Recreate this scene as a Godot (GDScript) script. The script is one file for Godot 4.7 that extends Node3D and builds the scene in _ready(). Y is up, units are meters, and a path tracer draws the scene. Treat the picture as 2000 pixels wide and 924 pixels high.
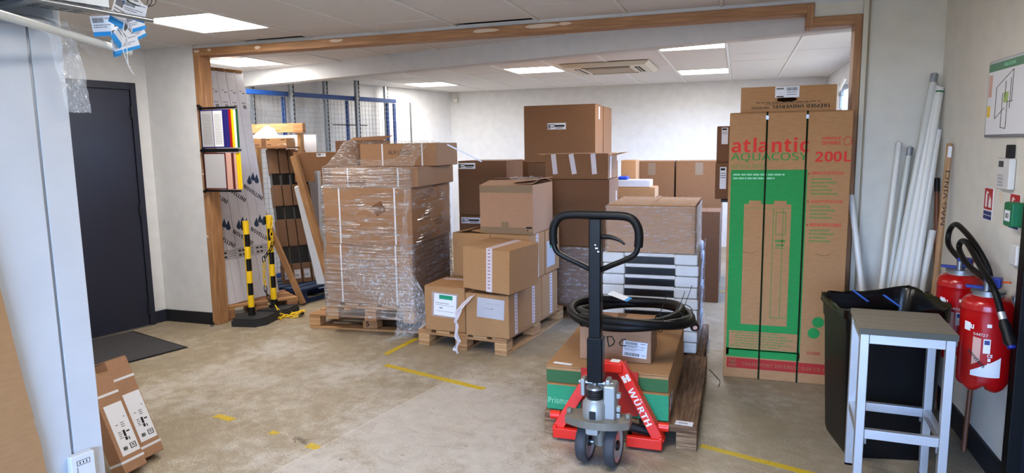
extends Node3D
# A stock room seen from the shop side: cartons on pallets, a hand pallet truck, fire extinguishers.
# World: metres, y up, -z runs into the store. The camera stands at the origin at eye height.

var rng := RandomNumberGenerator.new()
var M := {}
var T := {}
var taken := {}
var box_cache := {}
const CEIL := 2.35


# ------------------------------------------------------------------ mesh collector
class Geo:
	var v := PackedVector3Array()
	var n := PackedVector3Array()
	var u := PackedVector2Array()

	func tri(a: Vector3, b: Vector3, c: Vector3, na: Vector3, nb: Vector3, nc: Vector3, ua := Vector2.ZERO, ub := Vector2.ZERO, uc := Vector2.ZERO) -> void:
		# Godot's front faces run clockwise, so the geometric normal must oppose the shading normal
		if (b - a).cross(c - a).dot(na + nb + nc) > 0.0:
			v.append_array([a, c, b]); n.append_array([na, nc, nb]); u.append_array([ua, uc, ub])
		else:
			v.append_array([a, b, c]); n.append_array([na, nb, nc]); u.append_array([ua, ub, uc])

	func quad(a: Vector3, b: Vector3, c: Vector3, d: Vector3, nn: Vector3, w := 1.0, h := 1.0) -> void:
		tri(a, b, c, nn, nn, nn, Vector2(0, h), Vector2(w, h), Vector2(w, 0))
		tri(a, c, d, nn, nn, nn, Vector2(0, h), Vector2(w, 0), Vector2(0, 0))

	func face(pts: Array, nn: Vector3) -> void:
		for i in range(1, pts.size() - 1):
			tri(pts[0], pts[i], pts[i + 1], nn, nn, nn)

	func smooth_quad(a: Vector3, b: Vector3, c: Vector3, d: Vector3, na: Vector3, nb: Vector3, nc: Vector3, nd: Vector3, ua := Vector2.ZERO, ub := Vector2.ZERO, uc := Vector2.ZERO, ud := Vector2.ZERO) -> void:
		tri(a, b, c, na, nb, nc, ua, ub, uc)
		tri(a, c, d, na, nc, nd, ua, uc, ud)

	# box with chamfered edges; xf places it
	func box(size: Vector3, xf := Transform3D(), bev := 0.0) -> void:
		var h := size * 0.5
		var b := minf(bev, minf(h.x, minf(h.y, h.z)) * 0.8)
		var B := xf.basis
		for ax in 3:
			var a1 := (ax + 1) % 3
			var a2 := (ax + 2) % 3
			for s in [-1.0, 1.0]:
				var nn := Vector3.ZERO
				nn[ax] = s
				var pts := []
				for q in [[-1, -1], [1, -1], [1, 1], [-1, 1]]:
					var p := Vector3.ZERO
					p[ax] = s * h[ax]
					p[a1] = q[0] * (h[a1] - b)
					p[a2] = q[1] * (h[a2] - b)
					pts.append(xf * p)
				quad(pts[0], pts[1], pts[2], pts[3], (B * nn).normalized(), size[a1], size[a2])
		if b <= 0.0:
			return
		for ax in 3:
			var a1 := (ax + 1) % 3
			var a2 := (ax + 2) % 3
			for s1 in [-1.0, 1.0]:
				for s2 in [-1.0, 1.0]:
					var n1 := Vector3.ZERO; n1[a1] = s1
					var n2 := Vector3.ZERO; n2[a2] = s2
					var pts := []
					for e in [-1.0, 1.0]:
						var p := Vector3.ZERO
						p[ax] = e * (h[ax] - b)
						var p1 := p; p1[a1] = s1 * h[a1]; p1[a2] = s2 * (h[a2] - b)
						var p2 := p; p2[a1] = s1 * (h[a1] - b); p2[a2] = s2 * h[a2]
						pts.append_array([xf * p1, xf * p2])
					var w1 := (B * n1).normalized()
					var w2 := (B * n2).normalized()
					smooth_quad(pts[0], pts[1], pts[3], pts[2], w1, w2, w2, w1)
		for sx in [-1.0, 1.0]:
			for sy in [-1.0, 1.0]:
				for sz in [-1.0, 1.0]:
					var s := Vector3(sx, sy, sz)
					var c := s * (h - Vector3.ONE * b)
					var nn: Vector3 = (B * s).normalized()
					tri(xf * (c + Vector3(sx * b, 0, 0)), xf * (c + Vector3(0, sy * b, 0)), xf * (c + Vector3(0, 0, sz * b)), nn, nn, nn)

	# from corner to corner
	func span(a: Vector3, b: Vector3, bev := 0.0) -> void:
		box((b - a).abs(), Transform3D(Basis(), (a + b) * 0.5), bev)

	# round bar along a path of points
	func tube(path: Array, r, sides := 10, closed := false, caps := true) -> void:
		var m := path.size()
		var rings := []
		var nrm := []
		var up := Vector3.UP
		var prev := Vector3.ZERO
		for i in m:
			var t: Vector3
			if closed:
				t = (path[(i + 1) % m] - path[(i - 1 + m) % m]).normalized()
			else:
				t = (path[mini(i + 1, m - 1)] - path[maxi(i - 1, 0)]).normalized()
			if i == 0:
				up = Vector3.UP if absf(t.y) < 0.9 else Vector3.RIGHT
				prev = (up - t * up.dot(t)).normalized()
			else:
				prev = (prev - t * prev.dot(t)).normalized()
			var bi := t.cross(prev)
			var rr: float = r[i] if r is Array else r
			var ring := []
			var rn := []
			for k in sides:
				var a := TAU * k / sides
				var d := prev * cos(a) + bi * sin(a)
				ring.append(path[i] + d * rr)
				rn.append(d)
			rings.append(ring)
			nrm.append(rn)
		var last := m if closed else m - 1
		for i in last:
			var j := (i + 1) % m
			for k in sides:
				var l := (k + 1) % sides
				smooth_quad(rings[i][k], rings[i][l], rings[j][l], rings[j][k], nrm[i][k], nrm[i][l], nrm[j][l], nrm[j][k])
		if caps and not closed:
			face(rings[0], (path[0] - path[1]).normalized())
			face(rings[m - 1], (path[m - 1] - path[m - 2]).normalized())

	# profile of (radius, height) turned round y
	func lathe(pr: Array, sides := 24, xf := Transform3D(), from := 0.0, sweep := TAU) -> void:
		for i in pr.size() - 1:
			var p: Vector2 = pr[i]
			var q: Vector2 = pr[i + 1]
			if p.distance_to(q) < 1e-6:
				continue
			var d := (q - p).normalized()
			var flat := Vector2(d.y, -d.x)
			var n0 := flat
			var n1 := flat
			if i > 0:
				var e: Vector2 = (p - pr[i - 1]).normalized()
				var f := Vector2(e.y, -e.x)
				if f.dot(flat) > 0.7: n0 = (f + flat).normalized()
			if i < pr.size() - 2:
				var e2: Vector2 = (pr[i + 2] - q).normalized()
				var f2 := Vector2(e2.y, -e2.x)
				if f2.dot(flat) > 0.7: n1 = (f2 + flat).normalized()
			for k in sides:
				var a := from + sweep * k / sides
				var b := from + sweep * (k + 1) / sides
				var ca := Vector3(cos(a), 0, sin(a))
				var cb := Vector3(cos(b), 0, sin(b))
				var P := func(c: Vector3, w: Vector2) -> Vector3: return xf * (c * w.x + Vector3(0, w.y, 0))
				var N := func(c: Vector3, w: Vector2) -> Vector3: return (xf.basis * (c * w.x + Vector3(0, w.y, 0))).normalized()
				smooth_quad(P.call(ca, p), P.call(cb, p), P.call(cb, q), P.call(ca, q), N.call(ca, n0), N.call(cb, n0), N.call(cb, n1), N.call(ca, n1))

	# polygon in the xy plane, given depth along z (centred)
	func prism(poly: PackedVector2Array, depth: float, xf := Transform3D()) -> void:
		var ids := Geometry2D.triangulate_polygon(poly)
		var B := xf.basis
		for s in [-1.0, 1.0]:
			var nn := (B * Vector3(0, 0, s)).normalized()
			for i in range(0, ids.size(), 3):
				var a := poly[ids[i]]; var b := poly[ids[i + 1]]; var c := poly[ids[i + 2]]
				tri(xf * Vector3(a.x, a.y, s * depth / 2), xf * Vector3(b.x, b.y, s * depth / 2), xf * Vector3(c.x, c.y, s * depth / 2), nn, nn, nn)
		var ccw := 1.0 if not Geometry2D.is_polygon_clockwise(poly) else -1.0
		for i in poly.size():
			var a := poly[i]
			var b := poly[(i + 1) % poly.size()]
			var e := (b - a).normalized()
			var nn := (B * Vector3(e.y * ccw, -e.x * ccw, 0)).normalized()
			quad(xf * Vector3(a.x, a.y, -depth / 2), xf * Vector3(b.x, b.y, -depth / 2), xf * Vector3(b.x, b.y, depth / 2), xf * Vector3(a.x, a.y, depth / 2), nn)

	# grid of points [row][column], smooth
	func sheet(g: Array, uvs := Vector2.ONE, wrap := false) -> void:
		var rows := g.size()
		var cols: int = g[0].size()
		var nn := []
		for i in rows:
			var r := []
			for j in cols:
				var jl := (j - 1 + cols) % cols if wrap else maxi(j - 1, 0)
				var jr := (j + 1) % cols if wrap else mini(j + 1, cols - 1)
				var a: Vector3 = g[i][jr] - g[i][jl]
				var b: Vector3 = g[mini(i + 1, rows - 1)][j] - g[maxi(i - 1, 0)][j]
				r.append(a.cross(b).normalized())
			nn.append(r)
		var lastc := cols if wrap else cols - 1
		for i in rows - 1:
			for j in lastc:
				var k := (j + 1) % cols
				var u0 := uvs.x * j / lastc
				var u1 := uvs.x * (j + 1) / lastc
				var w0 := uvs.y * i / (rows - 1)
				var w1 := uvs.y * (i + 1) / (rows - 1)
				smooth_quad(g[i][j], g[i][k], g[i + 1][k], g[i + 1][j], nn[i][j], nn[i][k], nn[i + 1][k], nn[i + 1][j], Vector2(u0, w0), Vector2(u1, w0), Vector2(u1, w1), Vector2(u0, w1))

	func mesh() -> ArrayMesh:
		var a := []
		a.resize(Mesh.ARRAY_MAX)
		a[Mesh.ARRAY_VERTEX] = v
		a[Mesh.ARRAY_NORMAL] = n
		a[Mesh.ARRAY_TEX_UV] = u
		var m := ArrayMesh.new()
		m.add_surface_from_arrays(Mesh.PRIMITIVE_TRIANGLES, a)
		return m


# ------------------------------------------------------------------ naming and parenting
func numbered(called: String) -> String:
	if not taken.has(called):
		taken[called] = 0
		return called
	taken[called] += 1
	return "%s_%03d" % [called, taken[called]]


func tag(o: Node, label: String, category: String, group := "") -> Node:
	o.set_meta("label", label)
	o.set_meta("category", category)
	if group: o.set_meta("group", group)
	return o


func thing(called: String, label: String, category: String, at := Vector3.ZERO, turn := 0.0, group := "") -> Node3D:
	var o := Node3D.new()
	o.name = numbered(called)
	add_child(o)
	o.position = at
	o.rotation_degrees.y = turn
	tag(o, label, category, group)
	return o


func put(called: String, mesh: Mesh, mat: Material, parent: Node = self, xf := Transform3D()) -> MeshInstance3D:
	var o := MeshInstance3D.new()
	o.name = numbered(called) if parent == self else called
	o.mesh = mesh
	o.material_override = null
	for i in mesh.get_surface_count():
		o.set_surface_override_material(i, mat)
	o.transform = xf
	parent.add_child(o, true)
	if called in FINE:
		o.set_meta("kind", "stuff")
	return o


# prints, slots and wires too small to pick apart: real geometry, joined into one part
const FINE := ["print", "care_marks", "address_print", "slot_row", "wire_mesh", "knot_filler", "plaster_smear", "handwriting", "tray_slots", "scuff_marks", "grooves"]


func struct(called: String, mesh: Mesh, mat: Material, xf := Transform3D()) -> MeshInstance3D:
	var o := put(called, mesh, mat, self, xf)
	o.set_meta("kind", "structure")
	return o


func cbox(size: Vector3, bev := 0.0) -> ArrayMesh:
	var key := "%.4f %.4f %.4f %.4f" % [size.x, size.y, size.z, bev]
	if not box_cache.has(key):
		var g := Geo.new()
		g.box(size, Transform3D(), bev)
		box_cache[key] = g.mesh()
	return box_cache[key]


func at(p: Vector3) -> Transform3D:
	return Transform3D(Basis(), p)


func turned(p: Vector3, yaw := 0.0, pitch := 0.0, roll := 0.0) -> Transform3D:
	return Transform3D(Basis.from_euler(Vector3(deg_to_rad(pitch), deg_to_rad(yaw), deg_to_rad(roll))), p)


# box part given by two corners in the parent's axes
func bx(called: String, a: Vector3, b: Vector3, mat: Material, parent: Node, bev := 0.0) -> MeshInstance3D:
	return put(called, cbox((b - a).abs(), bev), mat, parent, at((a + b) * 0.5))


# straight round bar part
func rod(called: String, a: Vector3, b: Vector3, r: float, mat: Material, parent: Node, sides := 12) -> MeshInstance3D:
	var g := Geo.new()
	g.tube([a, b], r, sides)
	return put(called, g.mesh(), mat, parent)


# bar of rectangular section between two points; its long axis is local x
func bar(called: String, a: Vector3, b: Vector3, w: float, t: float, mat: Material, parent: Node, bev := 0.002, up := Vector3.UP) -> MeshInstance3D:
	var x := (b - a).normalized()
	var z := x.cross(up).normalized()
	if z.length() < 0.5:
		z = x.cross(Vector3.FORWARD).normalized()
	var y := z.cross(x).normalized()
	return put(called, cbox(Vector3(a.distance_to(b), w, t), bev), mat, parent, Transform3D(Basis(x, y, z), (a + b) * 0.5))


var fonts := {}
func font(bold: bool, face := "Droid Sans") -> Font:
	var k := "%s%s" % [face, bold]
	if not fonts.has(k):
		var f := SystemFont.new()
		f.font_names = PackedStringArray([face])
		f.font_weight = 700 if bold else 400
		fonts[k] = f
	return fonts[k]


# raised print: the text fills width x height, centred on xf, facing local +z
func text(s: String, width: float, height: float, mat: Material, parent: Node, xf: Transform3D, bold := true, face := "Droid Sans", called := "lettering") -> MeshInstance3D:
	var t := TextMesh.new()
	t.font = font(bold, face)
	t.text = s
	t.font_size = 32
	t.pixel_size = 0.01
	t.depth = 0.01
	t.curve_step = 2.0
	var a := t.get_aabb()
	var sx := width / a.size.x
	var sy := height / a.size.y
	var sc := Basis.from_scale(Vector3(sx, sy, 0.08))
	var mi := put(called, t, mat, parent, Transform3D(xf.basis * sc, xf * (Vector3(0, 0, 0.0005) - (sc * a.get_center()))))
	return mi


# ------------------------------------------------------------------ textures and materials
func noise(freq: float, sd: int, oct := 3, type := FastNoiseLite.TYPE_SIMPLEX_SMOOTH) -> FastNoiseLite:
	var f := FastNoiseLite.new()
	f.seed = sd
	f.frequency = freq
	f.noise_type = type
	f.fractal_octaves = oct
	return f


func grey_bytes(w: int, h: int, f: FastNoiseLite) -> PackedByteArray:
	var im := f.get_seamless_image(w, h)
	im.convert(Image.FORMAT_L8)
	return im.get_data()


# texture of tints around white: lo..1 by noise, stretched by sx, sy
func tint(w: int, h: int, f: FastNoiseLite, lo: float, sx := 1, sy := 1, hi := 1.0, warm := 0.0) -> ImageTexture:
	var im := f.get_seamless_image(w, h)
	if sx > 1 or sy > 1:
		var small := f.get_seamless_image(w / sx, h / sy)
		small.resize(w, h, Image.INTERPOLATE_CUBIC)
		im = small
	im.convert(Image.FORMAT_L8)
	var d := im.get_data()
	var o := PackedByteArray()
	o.resize(d.size() * 3)
	for i in d.size():
		var k := lo + (hi - lo) * d[i] / 255.0
		o[i * 3] = clampi(int(255.0 * k), 0, 255)
		o[i * 3 + 1] = clampi(int(255.0 * (k - warm * (1.0 - k))), 0, 255)
		o[i * 3 + 2] = clampi(int(255.0 * (k - 2.0 * warm * (1.0 - k))), 0, 255)
	return ImageTexture.create_from_image(Image.create_from_data(w, h, false, Image.FORMAT_RGB8, o))


func mat(called: String, c: Color, rough := 0.8, metal := 0.0, tex: Texture2D = null, scale := 1.0, spec := 0.5) -> StandardMaterial3D:
	var m := StandardMaterial3D.new()
	m.resource_name = called
	m.albedo_color = c
	m.roughness = rough
	m.metallic = metal
	m.metallic_specular = spec
	if tex:
		m.albedo_texture = tex
		m.uv1_triplanar = true
		m.uv1_scale = Vector3.ONE * scale
		m.uv1_triplanar_sharpness = 8.0
	M[called] = m
	return m


func bump(m: StandardMaterial3D, tex: Texture2D, strength: float) -> void:
	m.normal_enabled = true
	m.normal_texture = tex
	m.normal_scale = strength


func normal_tex(w: int, h: int, f: FastNoiseLite, k: float, sx := 1, sy := 1) -> ImageTexture:
	var im := f.get_seamless_image(w / sx, h / sy)
	if sx > 1 or sy > 1:
		im.resize(w, h, Image.INTERPOLATE_CUBIC)
	im.convert(Image.FORMAT_RGBA8)
	im.bump_map_to_normal_map(k)
	return ImageTexture.create_from_image(im)


func alpha_streaks(w: int, h: int, sd: int, sx: int, sy: int, lo: float, hi: float, cut: float) -> ImageTexture:
	var f := noise(0.03, sd, 4)
	var im := f.get_seamless_image(w / sx, h / sy)
	im.resize(w, h, Image.INTERPOLATE_CUBIC)
	im.convert(Image.FORMAT_L8)
	var g := noise(0.02, sd + 9, 3).get_seamless_image(w, h)
	g.convert(Image.FORMAT_L8)
	var d := im.get_data()
	var e := g.get_data()
	var o := PackedByteArray()
	o.resize(d.size() * 4)
	for i in d.size():
		var a := absf(d[i] / 255.0 - 0.5) * 2.0
		a = clampf((1.0 - a - cut) / (1.0 - cut), 0.0, 1.0)
		a = a * a * (0.25 + 0.75 * smoothstep(0.35, 0.7, e[i] / 255.0))
		o[i * 4] = 255; o[i * 4 + 1] = 255; o[i * 4 + 2] = 255
		o[i * 4 + 3] = int(255.0 * (lo + (hi - lo) * a))
	return ImageTexture.create_from_image(Image.create_from_data(w, h, false, Image.FORMAT_RGBA8, o))


func make_materials() -> void:
	T.card = tint(256, 256, noise(0.09, 3, 3), 0.955, 4, 1, 1.02, 0.1)
	T.soft = tint(256, 256, noise(0.03, 5, 5), 0.965, 1, 1, 1.01)
	T.speck = tint(256, 256, noise(0.35, 8, 2, FastNoiseLite.TYPE_VALUE), 0.72, 1, 1, 1.12)
	T.speck_fine = tint(256, 256, noise(0.35, 8, 2, FastNoiseLite.TYPE_VALUE), 0.88, 1, 1, 1.03)
	T.wood = tint(512, 512, noise(0.05, 11, 5), 0.74, 16, 1, 1.08, 0.2)
	T.wood_old = tint(512, 512, noise(0.05, 17, 5), 0.58, 12, 1, 1.12, 0.15)
	T.film_n = normal_tex(512, 512, noise(0.05, 31, 5), 22.0, 16, 1)
	T.film_a = alpha_streaks(512, 512, 41, 16, 1, 0.05, 0.58, 0.76)
	T.film_b = alpha_streaks(512, 512, 47, 1, 4, 0.08, 0.60, 0.72)
	# the shell
	mat("plaster", Color(0.85, 0.85, 0.85), 0.9, 0, T.soft, 0.8)
	mat("plaster_cream", Color(0.86, 0.84, 0.79), 0.9, 0, T.soft, 0.8)
	mat("white_panel", Color(0.78, 0.78, 0.78), 0.45, 0, T.soft, 0.5)
	mat("ceiling_tile", Color(0.90, 0.89, 0.88), 0.95, 0, T.speck_fine, 6.0)
	mat("ceiling_back", Color(0.12, 0.11, 0.10), 0.95)
	mat("runner", Color(0.88, 0.88, 0.87), 0.4)
	mat("navy", Color(0.115, 0.13, 0.20), 0.5, 0, T.soft, 1.0)
	mat("navy_dark", Color(0.07, 0.08, 0.11), 0.6)
	mat("oak", Color(0.70, 0.52, 0.36), 0.6, 0, T.wood, 1.3)
	mat("filler", Color(0.86, 0.78, 0.70), 0.9)
	mat("pine", Color(0.76, 0.59, 0.40), 0.75, 0, T.wood, 2.0)
	mat("pine_b", Color(0.70, 0.52, 0.34), 0.75, 0, T.wood, 1.6)
	mat("pine_red", Color(0.58, 0.40, 0.27), 0.8, 0, T.wood, 1.8)
	mat("pine_old", Color(0.58, 0.46, 0.33), 0.85, 0, T.wood_old, 2.2)
	mat("pine_old_b", Color(0.50, 0.38, 0.27), 0.85, 0, T.wood_old, 1.7)
	mat("pallet_blue", Color(0.05, 0.17, 0.33), 0.7, 0, T.wood_old, 2.0)
	# cardboard of several makers
	mat("card_a", Color(0.645, 0.475, 0.305), 0.85, 0, T.card, 3.0)
	mat("card_b", Color(0.510, 0.352, 0.222), 0.85, 0, T.card, 2.6)
	mat("card_c", Color(0.450, 0.302, 0.188), 0.85, 0, T.card, 2.2)
	mat("card_dark", Color(0.400, 0.275, 0.175), 0.8, 0, T.card, 2.2)
	mat("base_rubber", Color(0.13, 0.13, 0.135), 0.75)
	mat("card_d", Color(0.675, 0.495, 0.325), 0.85, 0, T.card, 2.4)
	mat("card_pink", Color(0.635, 0.475, 0.355), 0.85, 0, T.card, 2.8)
	mat("card_white", Color(0.80, 0.79, 0.81), 0.7, 0, T.soft, 1.2)
	mat("card_w", Color(0.58, 0.43, 0.305), 0.85, 0, T.card, 2.6)
	mat("card_edge", Color(0.50, 0.36, 0.22), 0.9)
	mat("print_green", Color(0.09, 0.54, 0.24), 0.75, 0, T.card, 2.4)
	mat("print_green_dark", Color(0.18, 0.36, 0.19), 0.8, 0, T.card, 2.4)
	mat("print_green_soft", Color(0.34, 0.52, 0.25), 0.8)
	mat("print_teal", Color(0.13, 0.53, 0.36), 0.75, 0, T.card, 2.6)
	mat("print_red", Color(0.82, 0.18, 0.12), 0.75)
	mat("print_red_dark", Color(0.66, 0.13, 0.09), 0.75)
	mat("print_tan", Color(0.60, 0.42, 0.28), 0.85)
	mat("print_black", Color(0.09, 0.08, 0.08), 0.8)
	mat("print_grey", Color(0.45, 0.44, 0.44), 0.8)
	mat("print_white", Color(0.88, 0.87, 0.86), 0.7)
	mat("print_mint", Color(0.55, 0.78, 0.62), 0.8)
	mat("print_blue_drop", Color(0.10, 0.20, 0.32), 0.7)
	mat("paper", Color(0.88, 0.88, 0.89), 0.75)
	mat("paper_grey", Color(0.70, 0.69, 0.70), 0.7)
	mat("tape_white", Color(0.80, 0.76, 0.76), 0.35)
	mat("tape_mauve", Color(0.62, 0.42, 0.46), 0.5)
	mat("tape_brown", Color(0.50, 0.40, 0.29), 0.3)
	mat("strap_white", Color(0.85, 0.85, 0.86), 0.4)
	mat("strap_green", Color(0.10, 0.14, 0.06), 0.75, 0, null, 1.0, 0.2)
	mat("green_label", Color(0.03, 0.55, 0.40), 0.5)
	mat("yellow", Color(0.93, 0.76, 0.05), 0.4)
	mat("yellow_tape", Color(0.80, 0.67, 0.10), 0.6, 0, T.speck, 3.0)
	mat("black_plastic", Color(0.03, 0.03, 0.033), 0.45, 0, null, 1.0, 0.4)
	mat("black_rubber", Color(0.022, 0.022, 0.025), 0.5, 0, null, 1.0, 0.35)
	mat("black_paint", Color(0.012, 0.013, 0.016), 0.3, 0, null, 1.0, 0.35)
	mat("bin_black", Color(0.03, 0.031, 0.038), 0.38, 0, T.soft, 1.5, 0.4)
	mat("bag_black", Color(0.02, 0.02, 0.022), 0.22)
	mat("grey_rubber", Color(0.20, 0.205, 0.22), 0.65)
	mat("red_paint", Color(0.86, 0.15, 0.08), 0.33)
	mat("ext_red", Color(0.64, 0.025, 0.035), 0.22)
	mat("blue_plastic", Color(0.05, 0.14, 0.50), 0.35)
	mat("blue_rack", Color(0.01, 0.24, 0.52), 0.45)
	mat("blue_tie", Color(0.10, 0.36, 0.80), 0.4)
	mat("blue_card", Color(0.10, 0.55, 0.82), 0.6)
	mat("steel", Color(0.58, 0.59, 0.60), 0.35, 0.9)
	mat("galv", Color(0.60, 0.62, 0.64), 0.45, 0.8, T.soft, 3.0)
	mat("cast", Color(0.63, 0.64, 0.63), 0.4, 0.6)
	mat("cast_worn", Color(0.50, 0.48, 0.43), 0.5, 0.55, T.soft, 4.0)
	mat("alu", Color(0.78, 0.79, 0.80), 0.38, 0.75)
	mat("dark_steel", Color(0.10, 0.10, 0.11), 0.5, 0.3)
	mat("slat_grey", Color(0.47, 0.44, 0.38), 0.7, 0, T.soft, 2.0)
	mat("slat_edge", Color(0.30, 0.30, 0.27), 0.7)
	mat("tube_white", Color(0.86, 0.85, 0.82), 0.3)
	mat("tube_frost", Color(0.80, 0.80, 0.77), 0.25)
	mat("pvc_grey", Color(0.33, 0.33, 0.32), 0.5)
	mat("pvc_white", Color(0.83, 0.82, 0.80), 0.4)
	mat("broom_wood", Color(0.72, 0.56, 0.40), 0.6, 0, T.wood, 1.5)
	mat("broom_red", Color(0.45, 0.25, 0.13), 0.5, 0, T.wood, 1.5)
	mat("foam", Color(0.88, 0.89, 0.90), 0.8, 0, T.speck, 12.0)
	mat("dark_glass", Color(0.06, 0.065, 0.07), 0.25)
	mat("mat_grey", Color(0.25, 0.24, 0.245), 0.95, 0, T.speck, 10.0)
	mat("sign_red", Color(0.70, 0.08, 0.10), 0.5)
	mat("sign_blue", Color(0.08, 0.16, 0.42), 0.5)
	mat("sign_green", Color(0.05, 0.42, 0.26), 0.5)
	mat("lime", Color(0.62, 0.72, 0.42), 0.7)
	mat("cream", Color(0.80, 0.78, 0.71), 0.45)
	mat("cream_dark", Color(0.64, 0.58, 0.48), 0.6)
	mat("orange", Color(0.85, 0.28, 0.05), 0.5)
	mat("purple", Color(0.14, 0.12, 0.42), 0.4)
	mat("folder_red", Color(0.62, 0.06, 0.06), 0.4)
	mat("folder_green", Color(0.06, 0.30, 0.16), 0.4)
	mat("folder_brown", Color(0.33, 0.10, 0.08), 0.4)
	mat("folder_pink", Color(0.80, 0.62, 0.56), 0.5)
	mat("plain_blue", Color(0.06, 0.25, 0.72), 0.5)
	# clear things
	var f := mat("film", Color(0.93, 0.94, 0.95, 0.07), 0.14)
	f.transparency = BaseMaterial3D.TRANSPARENCY_ALPHA
	bump(f, T.film_n, 0.9)
	f = mat("film_fold", Color(0.90, 0.91, 0.92, 1.0), 0.35)
	f.transparency = BaseMaterial3D.TRANSPARENCY_ALPHA
	f.albedo_texture = T.film_a
	f.texture_repeat = true
	bump(f, T.film_n, 0.5)
	f = mat("film_crush", Color(0.93, 0.93, 0.93, 1.0), 0.3)
	f.transparency = BaseMaterial3D.TRANSPARENCY_ALPHA
	f.albedo_texture = T.film_b
	bump(f, T.film_n, 0.8)
	f = mat("bag_clear", Color(0.90, 0.91, 0.92, 0.22), 0.2)
	f.transparency = BaseMaterial3D.TRANSPARENCY_ALPHA
	f = mat("bag_white", Color(0.90, 0.90, 0.90, 0.6), 0.35)
	f.transparency = BaseMaterial3D.TRANSPARENCY_ALPHA
	f = mat("glass", Color(0.95, 0.97, 0.98, 0.06), 0.02)
	f.transparency = BaseMaterial3D.TRANSPARENCY_ALPHA
	f = mat("clear_sleeve", Color(0.92, 0.92, 0.95, 0.2), 0.12)
	f.transparency = BaseMaterial3D.TRANSPARENCY_ALPHA
	f = mat("led_glow", Color(1, 1, 1), 0.5)
	f.emission_enabled = true
	f.emission = Color(1.0, 0.98, 0.95)
	f.emission_energy_multiplier = 4.0
	# floor
	var fl := mat("concrete", Color(1, 1, 1), 0.55)
	fl.albedo_texture = floor_texture()
	fl.texture_repeat = true
	fl.roughness_texture = tint(512, 512, noise(0.02, 77, 5), 0.55, 1, 1, 1.15)
	fl.roughness = 0.62
	bump(fl, normal_tex(512, 512, noise(0.15, 71, 4), 1.5), 0.12)


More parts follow.
